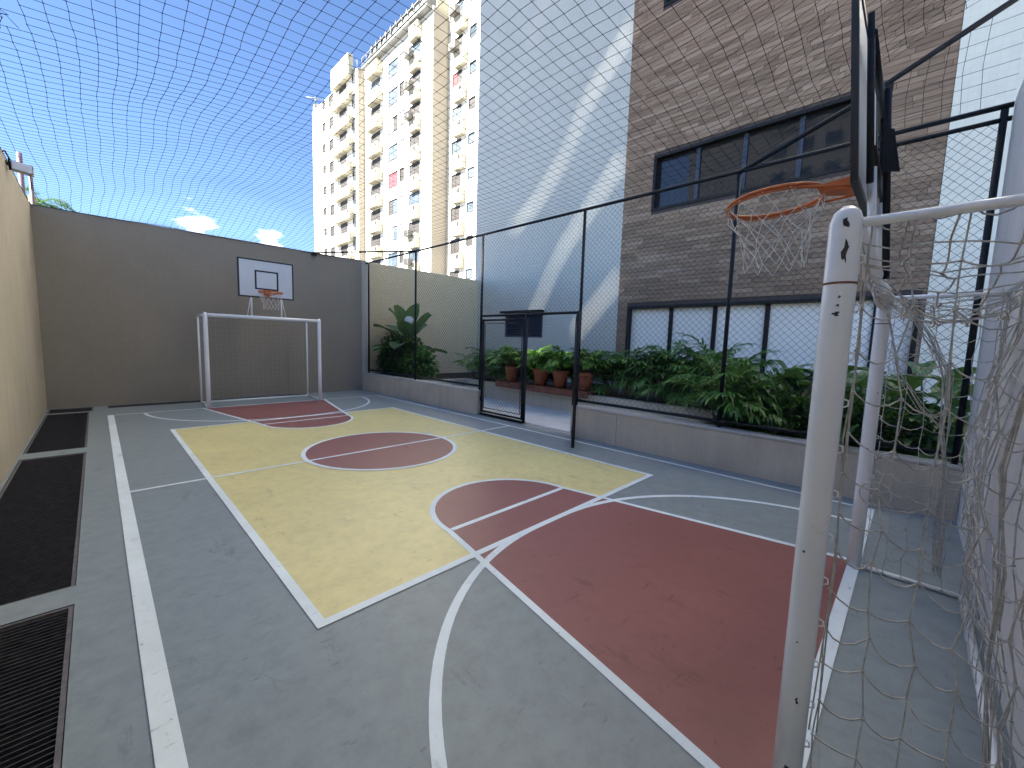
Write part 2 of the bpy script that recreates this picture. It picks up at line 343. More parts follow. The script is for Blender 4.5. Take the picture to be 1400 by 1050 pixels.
# paint on the floor: every coat is a thin sheet a few millimetres above the last
Z = [0.0]
def nz_(step=0.0006): Z[0] += step; return Z[0]
def sheet(name, poly, mat):
    z = nz_(); b = MB(); b.add([(x, y, z) for x, y in poly], [tuple(range(len(poly)))]); return b.build(name, mat, floor)
def strip(name, pts, w, closed=False, z=None):
    """a painted line of width w along a polyline, mitred"""
    z = nz_(0.0003) if z is None else z
    P = [Vector((x, y)) for x, y in pts]; n = len(P); L_ = []; R2 = []
    for i in range(n):
        if closed: d0 = (P[i] - P[i - 1]).normalized(); d1 = (P[(i + 1) % n] - P[i]).normalized()
        else: d0 = (P[i] - P[max(i - 1, 0)]); d1 = (P[min(i + 1, n - 1)] - P[i]); d0 = d0.normalized() if d0.length else d1.normalized(); d1 = d1.normalized() if d1.length else d0
        t = (d0 + d1).normalized(); nn = Vector((-t.y, t.x)); k = w / 2 / max(0.3, nn.dot(Vector((-d0.y, d0.x))))
        L_.append(P[i] + nn * k); R2.append(P[i] - nn * k)
    b = MB(); vs = [(p.x, p.y, z) for p in L_] + [(p.x, p.y, z) for p in R2]
    fs = [(i, n + i, n + (i + 1) % n, (i + 1) % n) for i in range(n if closed else n - 1)]
    b.add(vs, fs); return b.build(name, 'line', floor)
def arc(cx, cy, r, a0, a1, n=32): return [(cx + r * math.cos(R_(a0 + (a1 - a0) * i / n)), cy + r * math.sin(R_(a0 + (a1 - a0) * i / n))) for i in range(n + 1)]
ox0, ox1, oy0, oy1 = -2.72, 2.58, -5.17, 5.16
ix0, ix1, iy0, iy1 = -2.045, 1.877, -3.17, 3.107
CX = -0.08; FT = 2.73; KR = 0.775; GX0, GX1 = -1.225, 1.035
sheet('yellow_field', [(ix0, iy0), (ix1, iy0), (ix1, iy1), (ix0, iy1)], 'yellow')
sheet('red_centre_circle', arc(0, 0, 1.03, 0, 360, 64)[:-1], 'red')
Z[0] += 0.0004
def key(s):
    a = arc(CX, s * FT, KR, 0, -180 * s if False else (180 if s < 0 else -180), 32)
    yb = oy0 if s < 0 else oy1
    return a, [(GX1 + 0.10, yb)] + a + [(GX0 - 0.10, yb)]
for s in (-1, 1):
    a, k = key(s); sheet('red_key', k if s < 0 else k[::-1], 'red')
nz_()
for s in (-1, 1):
    a, k = key(s)
    strip('key_outline', k, 0.05)
    strip('free_throw_line', [(CX - KR + .03, s * FT), (CX + KR - .03, s * FT)], 0.05)
    yb = oy0 if s < 0 else oy1
    r = 2.0; q = 0.17
    if s < 0: pts = arc(CX + q, yb, r, 1, 90, 28) + arc(CX - q, yb, r, 90, 179, 28)
    else: pts = arc(CX + q, yb, r, -1, -90, 28) + arc(CX - q, yb, r, -90, -179, 28)
    strip('goal_area_line', pts, 0.055)
strip('halfway_line', [(ox0, 0), (ox1, 0)], 0.05)
strip('inner_boundary_line', [(ix0, iy0), (ix1, iy0), (ix1, iy1), (ix0, iy1)], 0.058, True)
strip('centre_circle_line', arc(0, 0, 1.03, 0, 360, 72)[:-1], 0.055, True)
zz = nz_(); strip('side_line', [(ox0, oy0 - .03), (ox0, oy1 + .03)], 0.085, z=zz); strip('side_line', [(ox1, oy0 - .03), (ox1, oy1 + .03)], 0.05, z=zz)
zz = nz_(); strip('base_line', [(ox0 - .03, oy0), (ox1 + .03, oy0)], 0.07, z=zz); strip('base_line', [(ox0 - .03, oy1), (ox1 + .03, oy1)], 0.05, z=zz)

# ------------------------------------------------------------------ drain grates
def bar_mesh(axis, ln, t=0.006, h=0.035):
    b = MB(); b.box(0, ln, -t / 2, t / 2, -h, 0) if axis == 'x' else b.box(-t / 2, t / 2, 0, ln, -h, 0); return b.mesh('grate_bar')
glabels = ['black slatted floor grate along the left wall, far short one', 'long black slatted floor grate in the middle of the left wall',
           'black slatted floor grate at the lower left corner', 'small black floor grate in the far left corner', 'long narrow black floor grate behind the far goal']
for (a, b, c, d), lab in zip(GR, glabels):
    t = thing('floor_grate', lab, 'grate', ((a + b) / 2, (c + d) / 2, -0.03), 'floor grates along the walls')
    f = MB(); e = 0.022
    for q in ((a + .004, b - .004, c + .004, c + e), (a + .004, b - .004, d - e, d - .004), (a + .004, a + e, c + e, d - e), (b - e, b - .004, c + e, d - e)): f.box(*q, -0.05, -0.004)
    f.build('grate_frame', 'grate_edge', t)
    ax = 'x' if (d - c) > 0.5 else 'y'
    if ax == 'x':
        me = bar_mesh('x', b - a - 2 * e); n = int((d - c - 2 * e) / 0.033)
        for i in range(1, n): place(me, 'grate_bar', 'grate', (a + e, c + e + i * (d - c - 2 * e) / n, -0.008), t)
    else:
        me = bar_mesh('y', d - c - 2 * e); n = int((b - a - 2 * e) / 0.035)
        for i in range(1, n): place(me, 'grate_bar', 'grate', (a + e + i * (b - a - 2 * e) / n, c + e, -0.008), t)

# ------------------------------------------------------------------ boundary walls
def wall(name, label, boxes, mat, cap=None):
    t = thing(name, label, 'wall', ((boxes[0][0] + boxes[0][1]) / 2, (boxes[0][2] + boxes[0][3]) / 2, 0))
    for bx in boxes: MB().bbox(*bx, c=0.01).build('wall_panel', mat, t)
    if cap:
        for bx in cap: MB().bbox(*bx, c=0.008).build('wall_coping', 'cap', t)
    return t
H = 3.87
wall('boundary_wall', 'tall sand-coloured plaster wall on the left beside the floor grates', [(-3.80, XL, -9.0, YF, -0.6, H)], 'wall_left')
wall('boundary_wall', 'tall dark taupe plaster wall behind the far goal', [(-3.80, 2.82, YF, 6.84, -0.6, H)], 'wall_far')
MB().box(2.823, 2.99, YF + 0.0, 6.84, -0.6, H).build('wall_pilaster', 'cap', bpy.data.objects['boundary_wall.001'])
wall('boundary_wall', 'lilac-grey plaster wall behind the near goal at the right edge', [(-3.576, 3.05, -5.98, YN, -0.6, 3.88)], 'wall_near')
wall('garden_wall', 'beige tiled garden wall behind the leafy corner bed', [(2.993, 7.497, 6.75, 6.95, -0.6, H + .02)], 'wall_garden')
wall('low_wall', 'low raw concrete wall left of the gate under the fence', [(2.85, 3.05, 1.27, YF - .004, -0.6, 0.50)], 'wall_low', [(2.843, 3.06, 1.265, YF - .006, 0.502, 0.535)])
wall('low_wall', 'long low concrete wall right of the gate under the fence', [(2.85, 3.05, -2.10, -1.22, -0.6, 0.50), (2.853, 3.05, YN + .004, -2.106, -0.6, 0.50)], 'wall_low', [(2.843, 3.06, YN + .006, -1.215, 0.502, 0.535)])

# ------------------------------------------------------------------ patio behind the fence
pf = MB(); pf.box(2.90, 7.5, -6.0, 6.75, -0.6, 0.0 - 0.004); patio = structure(pf.build('patio_floor', 'grout'))
tm = MB(); tm.bbox(0, 0.442, 0, 0.442, -0.01, 0.012, 0.004); tmesh = tm.mesh('floor_tile')
for i in range(4):
    for j in range(14): place(tmesh, 'floor_tile', 'patio', (3.07 + i * 0.446, -2.0 + j * 0.446, 0.004), patio)
wall('planter_wall', 'low pale tiled planter wall across the patio behind the gate', [(4.86, 4.98, -3.2, 4.3, 0.0, 0.47), (3.07, 4.855, 4.18, 4.30, 0.0, 0.47), (3.07, 4.855, -3.2, -3.08, 0.0, 0.47)], 'planter')
so = MB(); so.box(4.984, 7.49, -3.2, 6.74, 0.0, 0.40); so.box(3.07, 4.98, 4.304, 6.74, 0.0, 0.42); so.box(3.07, 7.49, -5.9, -3.204, 0.0, 0.42)
structure(so.build('planting_soil', 'soil'))

# ------------------------------------------------------------------ the building on the right
BX = 7.5; BTOP = 46.0
bld = thing('residential_building', 'building with pale tiled and brown plank-clad facade right of the court', 'building', (9.5, 0.5, -0.6))
YC0, YC1, YC2 = -5.40, 0.72, 6.96      # cladding from YC0 to YC1, white tile from YC1 to YC2
# white tiled wing, with an opening for the louvre
ly0, ly1, lz0, lz1 = 3.46, 5.22, 1.77, 2.62
w = MB()
w.box(BX, 12, YC1, ly0, -0.6, BTOP); w.box(BX, 12, ly1, YC2, -0.6, BTOP); w.box(BX, 12, ly0, ly1, -0.6, lz0); w.box(BX, 12, ly0, ly1, lz1, BTOP); w.box(BX + .25, 12, ly0, ly1, lz0, lz1)
w.build('tiled_wall', 'tile_white', bld)
w = MB(); w.box(BX - 0.02, 12, -9.0, YC0 - .004, -0.6, BTOP); w.build('tiled_pier', 'tile_cream', bld)
lv = MB(); lv.box(BX - .01, BX + .05, ly0, ly0 + .05, lz0, lz1); lv.box(BX - .01, BX + .05, ly1 - .05, ly1, lz0, lz1); lv.box(BX - .01, BX + .05, ly0 + .05, ly1 - .05, lz0, lz0 + .05)
lvo = lv.build('louvre_window', 'louvre', bld)
MB().box(BX - .22, BX + .06, ly0 - .05, ly1 + .08, lz1 - .02, lz1 + .05).build('louvre_hood', 'frame', lvo)
sl = MB(); sl.add([(0, 0, 0.075), (0, 1.66, 0.075), (0.07, 1.66, 0), (0.07, 0, 0), (0.008, 0, 0.079), (0.008, 1.66, 0.079), (0.078, 1.66, 0.004), (0.078, 0, 0.004)], [(0, 1, 2, 3), (7, 6, 5, 4), (0, 4, 5, 1), (2, 6, 7, 3), (0, 3, 7, 4), (1, 5, 6, 2)])
slm = sl.mesh('louvre_slat')
for i in range(9): place(slm, 'louvre_slat', 'louvre', (BX + .0, ly0 + .05, lz0 + .055 + i * 0.083), lvo)
# plank-clad wing: openings (y0,y1,z0,z1)
OPEN = [(-4.62, -0.10, 5.08, 6.46), (-5.34, 0.42, 0.95, 2.66), (-4.62, -0.10, 9.98, 11.4)]
def in_open(y0, y1, z0, z1): return any(y1 > a + .001 and y0 < b - .001 and z1 > c + .001 and z0 < d - .001 for a, b, c, d in OPEN)
back = MB(); zs = [-0.6, 0.95, 2.66, 5.08, 6.46, 9.98, 11.4, BTOP]
for k in range(7):
    z0, z1 = zs[k], zs[k + 1]; hit = [o for o in OPEN if o[2] == z0]
    if hit:
        a, b = hit[0][:2]; back.box(BX + .012, 12, YC0, a, z0, z1); back.box(BX + .012, 12, b, YC1 - .003, z0, z1); back.box(BX + .45, 12, a, b, z0, z1)
    else: back.box(BX + .012, 12, YC0, YC1 - .003, z0, z1)
clad = back.build('cladding_wall', 'joint', bld)
PH = 0.102; pieces = []
rows = int((14.0 + 0.6) / PH)
for r in range(rows):
    z0 = -0.1 + r * PH; z1 = z0 + PH - 0.0035
    y = YC0 - random.random() * 0.7
    while y < YC1:
        ln = random.choice((0.42, 0.55, 0.68, 0.85)); a, b = max(y, YC0 + .001), min(y + ln - 0.003, YC1 - .001); y += ln
        if b - a < 0.02: continue
        segs = [(a, b)]
        for o in OPEN:
            if z1 > o[2] and z0 < o[3]:
                ns = []
                for p, q in segs:
                    if q <= o[0] or p >= o[1]: ns.append((p, q)); continue
                    if p < o[0] - .02: ns.append((p, o[0] - .001))
                    if q > o[1] + .02: ns.append((o[1] + .001, q))
                segs = ns
        zz0, zz1 = z0, z1
        for p, q in segs: pieces.append((p, q, zz0, zz1))
def pk(p): return abs((p[0] + p[1]) / 2 + 2.4) * 0.6 + abs((p[2] + p[3]) / 2 - 5.2) - (p[1] - p[0]) * 1.5 + (3 if p[3] < 2.7 else 0)
pieces.sort(key=pk)
cache = {}
def pbox(b, p, dx):
    y0, y1, z0, z1 = p; x0 = BX - 0.006 - dx; c = 0.0025
    b.add([(BX + .012, y0, z0), (BX + .012, y1, z0), (BX + .012, y1, z1), (BX + .012, y0, z1), (x0, y0 + c, z0 + c), (x0, y1 - c, z0 + c), (x0, y1 - c, z1 - c), (x0, y0 + c, z1 - c)],
          [(4, 7, 6, 5), (0, 4, 5, 1), (1, 5, 6, 2), (2, 6, 7, 3), (3, 7, 4, 0)])
for p in pieces[:300]:
    b = MB(); pbox(b, p, random.random() * 0.004); b.build('plank', 'plank', clad)
rest = MB()
for p in pieces[300:]: pbox(rest, p, random.random() * 0.004)
rest.build('plank_mass', 'plank_far', clad)['kind'] = 'stuff'
def window(y0, y1, z0, z1, mulls, pane, sill=None, mull='mullion', split=None):
    f = MB(); fw = 0.07; xf, xb = BX - 0.012, BX + 0.20
    f.box(xf, xb, y0, y1, z1 - fw, z1 - .002); f.box(xf, xb, y0 + .001, y0 + fw, z0 + fw, z1 - fw); f.box(xf, xb, y1 - fw, y1 - .001, z0 + fw, z1 - fw); f.box(xf, xb, y0, y1, z0 + .002, z0 + fw)
    fo = f.build('window_frame', 'frame', bld)
    edges = [y0 + fw] + sorted(mulls) + [y1 - fw]; mw = 0.045
    for m in mulls: MB().box(BX + .10, xb - .01, m - mw, m + mw, z0 + fw, z1 - fw).build('mullion', mull, fo)
    for i in range(len(edges) - 1):
        a = edges[i] + (mw if i else 0) + .002; b = edges[i + 1] - (mw if i < len(edges) - 2 else 0) - .002
        if split:
            MB().box(BX + .15, BX + .158, a, b, z0 + fw + .002, z0 + fw + split).build('window_pane', pane, fo)
            MB().box(BX + .12, BX + .17, a, b, z0 + fw + split + .002, z0 + fw + split + .04).build('transom', mull, fo)
            MB().box(BX + .15, BX + .158, a, b, z0 + fw + split + .042, z1 - fw - .002).build('window_pane', pane, fo)
        else: MB().box(BX + .15, BX + .158, a, b, z0 + fw + .002, z1 - fw - .002).build('window_pane', pane, fo)
    return fo
window(-4.62, -0.10, 5.08, 6.46, [-1.18, -2.21, -3.26], 'glass')
window(-5.34, 0.42, 0.95, 2.66, [-0.77, -1.84, -2.94, -3.98, -4.75], 'blind', mull='frame')
window(-4.62, -0.10, 9.98, 11.4, [-1.2, -2.4, -3.5], 'glass')

# ------------------------------------------------------------------ the apartment block far behind
apt = thing('apartment_block', 'tall sunlit cream apartment block with balconies beyond the far wall', 'building', (22, 35, -0.6))
AX, BX2, CX2 = 17.3, 18.0, 19.6
b = MB(); b.box(AX, 32, 37.9, 50.4, -0.6, 29.1); b.build('wall', 'apt_white', apt)
b = MB(); b.box(BX2, 32, 25.5, 37.896, -0.6, 29.0); b.build('wall', 'apt_white', apt)
b = MB(); b.box(CX2, 32, 12.0, 25.496, -0.6, 33.5); b.build('wall', 'apt_white', apt)
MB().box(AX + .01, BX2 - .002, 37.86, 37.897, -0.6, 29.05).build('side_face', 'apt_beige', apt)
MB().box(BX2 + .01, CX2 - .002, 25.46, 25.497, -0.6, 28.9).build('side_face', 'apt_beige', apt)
MB().box(BX2 + 0.3, CX2 - 0.05, 25.40, 25.45, 28.95, 30.4).build('roof_screen', 'apt_cream', apt)
def awin(x, y0, y1, z0, z1, mat='apt_glass', reveal=0.10, panes=2):
    """window: frame set on the wall with a hood that throws a shadow, panes as sub-parts"""
    f = MB(); t = 0.05
    f.box(x - reveal, x + .02, y0 - t, y1 + t, z1, z1 + t); f.box(x - reveal, x + .02, y1, y1 + t, z0, z1); f.box(x - .04, x + .02, y0 - t, y0, z0, z1); f.box(x - .06, x + .02, y0 - t, y1 + t, z0 - t, z0)
    o = f.build('window', 'apt_frame', apt); wd = (y1 - y0) / panes
    for i in range(panes): MB().box(x - .025 - .012 * (i % 2), x - .005, y0 + i * wd + (.03 if i else 0), y0 + (i + 1) * wd, z0, z1).build('pane', mat if not isinstance(mat, list) else mat[i], o)
def balcony(x, y0, y1, z0, h, depth, recess=None):
    f = MB(); f.box(x - depth, x - .002, y0, y1, z0, z0 + .12); f.box(x - depth, x - depth + .1, y0, y1, z0 + .12, z0 + h); f.box(x - depth + .1, x - .002, y0, y0 + .1, z0 + .12, z0 + h); f.box(x - depth + .1, x - .002, y1 - .1, y1, z0 + .12, z0 + h)
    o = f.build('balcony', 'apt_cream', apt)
    MB().box(x - depth - .03, x - depth - .002, y0 + .25, y0 + .55, z0 + h * .62, z0 + h * .92).build('drain_vent', 'apt_dark', o)
    return o
def ac(x, y, z):
    f = MB(); f.box(x - .55, x - .01, y - .4, y + .4, z, z + .55); o = f.build('air_conditioner', 'ac', apt)
    MB().box(x - .575, x - .552, y - .25, y + .25, z + .06, z + .5).build('fan_grille', 'apt_frame', o)
rnd = random.Random(3)
for k in range(-5, 5):                       # wing A, storey 2.4
    z = 19.15 + 2.4 * k
    if k < 4:
        balcony(AX, 38.9, 43.3, z, 0.95, 0.55)
        awin(AX, 44.1, 45.0, z + 1.5, z + 2.5, 'apt_dark', panes=1)
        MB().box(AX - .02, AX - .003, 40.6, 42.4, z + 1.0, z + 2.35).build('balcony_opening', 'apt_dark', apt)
    else:
        MB().box(AX - .55, AX - .002, 38.9, 43.3, z - .1, z + 1.95).build('roof_parapet', 'apt_cream', apt)
    if k < 4: awin(AX, 46.4, 47.0, z + 1.9, z + 2.6, 'apt_dark', panes=1)
    awin(AX, 38.45, 39.0 + .3 * 0, z + (-.9 if True else 0), z + .4, ['apt_dark', 'apt_glass'])
    MB().box(AX + .4, AX + 2.0, 50.404, 51.2, z + .3, z + 1.6).build('rear_balcony', 'apt_cream', apt)
for k in range(-5, 5):                       # wing B, storey 2.5
    z = 17.3 + 2.5 * k
    balcony(BX2, 34.0, 36.3, z, 1.05, 0.6)
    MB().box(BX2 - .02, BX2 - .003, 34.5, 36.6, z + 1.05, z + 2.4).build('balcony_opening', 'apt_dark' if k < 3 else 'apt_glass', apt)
    m = {0: ['apt_red', 'apt_red'], -1: ['apt_glass', 'apt_dark'], 2: ['apt_dark', 'blind']}.get(k, ['apt_glass', 'blind'] if rnd.random() < .5 else 'apt_glass')
    awin(BX2, 31.15, 32.7, z - 1.1, z + .1, m)
    awin(BX2, 30.0, 30.6, z - .9, z + .1, 'apt_dark' if k % 3 == 0 else 'blind', panes=1)
    if k < 5:
        balcony(BX2, 27.2, 28.6, z + .05, 1.2, 0.42)
        if k < 4: awin(BX2, 27.4, 28.9, z + 1.35, z + 2.4, 'apt_dark' if rnd.random() < .6 else 'apt_glass')
    if k in (1, 2, 3, -3, -4): ac(BX2 - .35, 28.2, z + 1.0)
for k in range(-4, 7):                       # wing C, storey 2.72
    z = 13.28 + 2.72 * k
    balcony(CX2, 22.9, 24.2, z, 1.2, 0.42)
    awin(CX2, 23.6, 24.7, z + 1.35, z + 2.5, ['apt_dark', 'apt_red'] if k == 3 else ('apt_dark' if rnd.random() < .6 else 'apt_glass'))
    awin(CX2, 21.8, 22.5, z + 1.8, z + 2.5, 'apt_dark' if rnd.random() < .5 else 'apt_glass', panes=1)
    awin(CX2, 19.6, 21.2, z + 1.1, z + 2.4, 'blind')
    if k in (4, 5): ac(CX2 - .35, 23.9, z + 1.1)
# sawtooth roof canopy with railing
n = 11
for i in range(n):
    y0 = 26.0 + i * 0.93; y1 = y0 + .90
    MB().prism([(BX2 - 0.45, y0, 29.05), (BX2 - 0.45, y1, 29.05), (BX2 - 0.45, y0 + .1, 30.2)], 3.0, (1, 0, 0)).build('roof_canopy', 'roofmetal', apt)
r = MB()
r.tube([(BX2 - .5, 25.6, 29.75), (BX2 - .5, 37.4, 29.75)], 0.05, 6); r.tube([(BX2 - .5, 25.6, 29.15), (BX2 - .5, 37.4, 29.15)], 0.04, 6)
for i in range(13): r.tube([(BX2 - .5, 25.7 + i * .97, 28.9), (BX2 - .5, 25.7 + i * .97, 29.75)], 0.03, 6)
r.build('roof_railing', 'roofmetal', apt)
MB().box(BX2 - .55, BX2 - .002, 25.6, 37.4, 28.75, 28.93).build('roof_edge', 'roofmetal', apt)
r = MB(); 
for y in (38.2, 39.4, 40.6): r.tube([(AX + .1, y, 29.1), (AX + .1, y, 30.0)], .03, 5)
r.tube([(AX + .1, 38.2, 30.0), (AX + .1, 40.6, 30.0)], .03, 5); r.tube([(AX + .1, 49.6, 29.1), (AX + .1, 49.6, 30.6)], .08, 5); r.tube([(AX - .9, 49.8, 30.3), (AX + .8, 49.2, 30.5)], .06, 5)
r.build('roof_antenna', 'roofmetal', apt)

# ------------------------------------------------------------------ neighbouring tower left of the court (outside the picture): it shades the court
TX = -38.0
tow = thing('neighbour_tower', 'tall neighbouring tower beyond the left wall that shades the court', 'building', (-43, 4, -0.6))
dX = BX - TX
oy = dX * (to_sun.y / -to_sun.x); oz = dX * (to_sun.z / -to_sun.x)
ya, yb = 0.0 + oy, 6.9 + oy; za, zb = oz - 8.5, 14.5 + oz
# added unseen screen, slotted to throw light streaks on facade and plants: (y, z, gap) at both ends in facade coordinates
GAPS = [([(3.1, 13.6), (4.4, 11.2), (5.45, 9.1)], 0.035), ([(0.75, 10.0), (2.1, 8.55), (2.9, 7.2), (4.0, 6.1), (5.3, 5.35)], 0.052), ([(0.80, 6.7), (2.0, 5.4), (2.9, 4.35), (3.7, 2.9), (4.1, 2.2)], 0.055),
        ([(0.72, 3.5), (2.2, 1.9)], 0.05), ([(-0.6 + .62, -0.75), (0.95, -1.35)], 0.36)]
br = sorted({0.0, 6.9} | {p[0] for gpts, _ in GAPS for p in gpts})
def at(gp, y):
    for (y0, z0), (y1, z1) in zip(gp, gp[1:]):
        if y0 - 1e-6 <= y <= y1 + 1e-6: return z0 + (z1 - z0) * (y - y0) / (y1 - y0)
scr = MB()
for y0, y1 in zip(br, br[1:]):
    act = sorted([(at(gp, y0), at(gp, y1), gw) for gp, gw in GAPS if at(gp, y0) is not None and at(gp, y1) is not None])
    lo0 = lo1 = za - oz
    for z0, z1, gw in act + [(zb - oz, zb - oz, 0)]:
        h0, h1 = z0 - gw * .7, z1 - gw * .7
        q = [(TX, y0 + oy, lo0 + oz), (TX, y1 + oy, lo1 + oz), (TX, y1 + oy, h1 + oz), (TX, y0 + oy, h0 + oz)]
        scr.prism(q, -0.03, (1, 0, 0)); lo0, lo1 = z0 + gw * .7, z1 + gw * .7
scr.build('streak_screen', 'tower', tow)
b = MB(); b.box(TX - 9, TX, -11 + oy, -5.6 + oy, -0.6, 8.0 + oz); b.box(TX - 9, TX, -5.598 + oy, ya - .002, -0.6, 11.0 + oz); b.box(TX - 9, TX, yb + .002, yb + 1.6, -0.6, zb); b.box(TX - 9, TX, ya, yb, -0.6, za); b.build('wall', 'tower', tow)
for k in range(12):
    for j in range(4):
        y = -10 + oy + j * 2.5; z = 2 + k * 3.1
        MB().box(TX + .002, TX + .05, y, y + 1.4, z, z + 1.3).build('window', 'apt_glass', tow)
        MB().box(TX + .002, TX + .9, y - .3, y + 1.7, z - .75, z - .62).build('balcony_slab', 'apt_cream', tow)

# ------------------------------------------------------------------ chain-link fence
FX = 2.95; FZ0, FZ1 = 0.62, 3.80
def chain(mb, p0, ux, width, z0, z1, h=0.043, r=0.0027):
    """chain-link wires in the vertical plane through p0 along unit vector ux"""
    p0 = Vector(p0); ux = Vector(ux); nx = Vector((-ux.y, ux.x, 0)); n = int(width / h); m = int((z1 - z0) / h)
    hh = width / n; vv = (z1 - z0) / m
    for i in range(n):
        pts = []
        for k in range(m + 1):
            odd = (k + i) % 2; pts.append(p0 + ux * ((i + odd) * hh) + nx * (0.003 * (1 if odd else -1)) + Vector((0, 0, z0 - p0.z + k * vv)))
        mb.tube(pts, r, 3, caps=False, smooth=False)
fence = thing('chain_link_fence', 'tall black chain-link fence on the low wall along the right side', 'fence', (FX, 0.5, 0.53))
POSTS = [6.44, 3.87, 1.30, -1.25, -3.57, -5.72]
for y in POSTS:
    z0 = 0.0 if y in (1.30, -1.25) and False else 0.536
    MB().tube([(FX, y, z0), (FX, y, FZ1 - .03)], 0.026, 12).build('post', 'black', fence)
MB().tube([(FX, 6.6, FZ1), (FX, -5.77, FZ1)], 0.024, 10).build('top_rail', 'black', fence)
MB().tube([(FX + .0, -4.72, FZ1 - .115), (FX, -5.77, FZ1 - .115)], 0.022, 10).build('top_rail', 'black', fence)
for a, c in ((6.41, 1.33), (-1.28, -5.70)):
    MB().tube([(FX, a, FZ0), (FX, c, FZ0)], 0.024, 10).build('bottom_rail', 'black', fence)
for a, c, z0 in ((6.44, 3.87, FZ0), (3.87, 1.30, FZ0), (1.30, -1.25, 2.12), (-1.25, -3.57, FZ0), (-3.57, -5.72, FZ0)):
    b = MB(); chain(b, (FX, c, z0), (0, 1, 0), a - c, z0, FZ1 - (0.0 if c > -3.6 else .1)); b.build('wire_mesh', 'black', fence)
MB().tube([(FX, 3.87, FZ1 + .005), (1.45, 6.64, 3.86)], 0.022, 10).build('corner_brace', 'black', fence)
MB().box(1.40, 1.52, 6.56, 6.617, 3.78, 3.868).build('brace_bracket', 'black', fence)
MB().tube([(FX, -3.57, FZ1 - .01), (FX, -4.63, 4.19), (FX, -5.32, 4.515), (FX, -6.6, 5.12)], 0.027, 12).build('rising_brace', 'black', fence)
MB().tube([(FX, 1.30, 2.12), (FX, -1.25, 2.12)], 0.024, 10).build('gate_lintel', 'black', fence)
for y in (1.30, -1.25): MB().tube([(FX, y, 0.0), (FX, y, 0.536)], 0.026, 12).build('gate_post_foot', 'black', fence)
MB().box(FX - .03, FX + .03, 0.0, 1.26, 0.004, 0.05).build('gate_threshold', 'black', fence)
def gate_leaf(label, hinge, ux, width, bars=True):
    hx = Vector(hinge); ux = Vector(ux).normalized(); t = thing('gate_leaf', label, 'gate', hinge, 'gate leaves')
    def P(s, z): return hx + ux * s + Vector((0, 0, z))
    z0, z1 = 0.07, 2.05
    for s in (0.03, width - 0.03): MB().tube([P(s, z0), P(s, z1)], 0.026, 10).build('stile', 'black', t)
    for z in (z0 + .02, z1 - .02): MB().tube([P(0.03, z), P(width - 0.03, z)], 0.022, 10).build('rail', 'black', t)
    for z in (0.35, 1.75): MB().tube([P(-0.02, z - .05), P(-0.02, z + .05)], 0.018, 8).build('hinge', 'black', t)
    b = MB(); chain(b, P(0.06, z0 + .04), ux, width - 0.12, z0 + .04, z1 - .04); b.build('wire_mesh', 'black', t)
    m = MB(); m.tube([P(0.09, z0 + .10), P(width - .09, z0 + .10)], .008, 6); m.tube([P(0.09, z1 - .09), P(width - .09, z1 - .09)], .008, 6); m.tube([P(0.09, z0 + .10), P(0.09, z1 - .09)], .008, 6); m.tube([P(width - .09, z0 + .10), P(width - .09, z1 - .09)], .008, 6)
    m.build('tension_bar', 'black', t)
    lt = MB(); q = P(width - .03, 1.05); lt.box(q.x - .04, q.x + .04, q.y - .035, q.y + .035, q.z - .07, q.z + .07); lt.build('latch', 'black', t)
    return t
gate_leaf('closed black chain-link gate leaf beside the left post', (FX, 1.255, 0), (0, -1, 0), 1.25)
MB().tube([(FX, -0.02, 0.02), (FX, -0.02, 2.12)], 0.03, 12).build('gate_mid_post', 'black', fence)
gate_leaf('open black gate leaf swung into the court, seen edge on', (FX - .02, -1.20, 0), (-0.80, -0.60, 0), 1.20)

# ------------------------------------------------------------------ overhead safety net
def smooth01(t): t = max(0, min(1, t)); return t * t * (3 - 2 * t)
from mathutils import noise as mnoise
def net_z(x, y):
    u = (x + 3.6) / 6.55; v = (y + 5.8) / 12.4
    edge_x = smooth01(u / 0.45) * smooth01((1 - u) / 0.55); edge_y = smooth01((1 - v) / 0.22)
    z = 3.86 + 0.34 * edge_x * edge_y
    # the near right corner is pulled up along the rising brace
    lift = smooth01((-3.3 - y) / 2.6) * 1.0
    z += lift * (0.35 + 0.65 * smooth01((x + 1.0) / 3.9)) * smooth01((x + 3.6) / 2.0)
    z += 0.05 * mnoise.noise((x * 0.9, y * 0.9, 1.7)) * min(1, 4 * min(u, 1 - u) + .2)
    return z
NP = 0.125; nxn = int(6.53 / NP); nyn = int(12.38 / NP)
netm = MB(); grid = {}
for i in range(nxn + 1):
    for j in range(nyn + 1):
        x = -3.58 + i * 6.53 / nxn; y = -5.77 + j * 12.38 / nyn; z = net_z(x, y)
        e = min(i, nxn - i, j, nyn - j); k = min(1, e / 2)
        x += k * (0.10 * mnoise.noise((x * .55, y * .55, 9.1)) + 0.012 * mnoise.noise((x * 5, y * 5, 3))); y += k * (0.10 * mnoise.noise((x * .55, y * .55, 5.2)) + 0.012 * mnoise.noise((x * 5, y * 5, 7)))
        grid[i, j] = Vector((x, y, z))
torn = {(i, j) for i in range(1, 4) for j in range(int(nyn * .40), int(nyn * .40) + 6) if random.random() < .7}
for i in range(nxn + 1):
    run = []
    for j in range(nyn + 1):
        run.append(grid[i, j])
        if (i, j) in torn:
            if len(run) > 1: netm.tube(run, 0.0023, 3, caps=False, smooth=False)
            run = []
    if len(run) > 1: netm.tube(run, 0.0023, 3, caps=False, smooth=False)
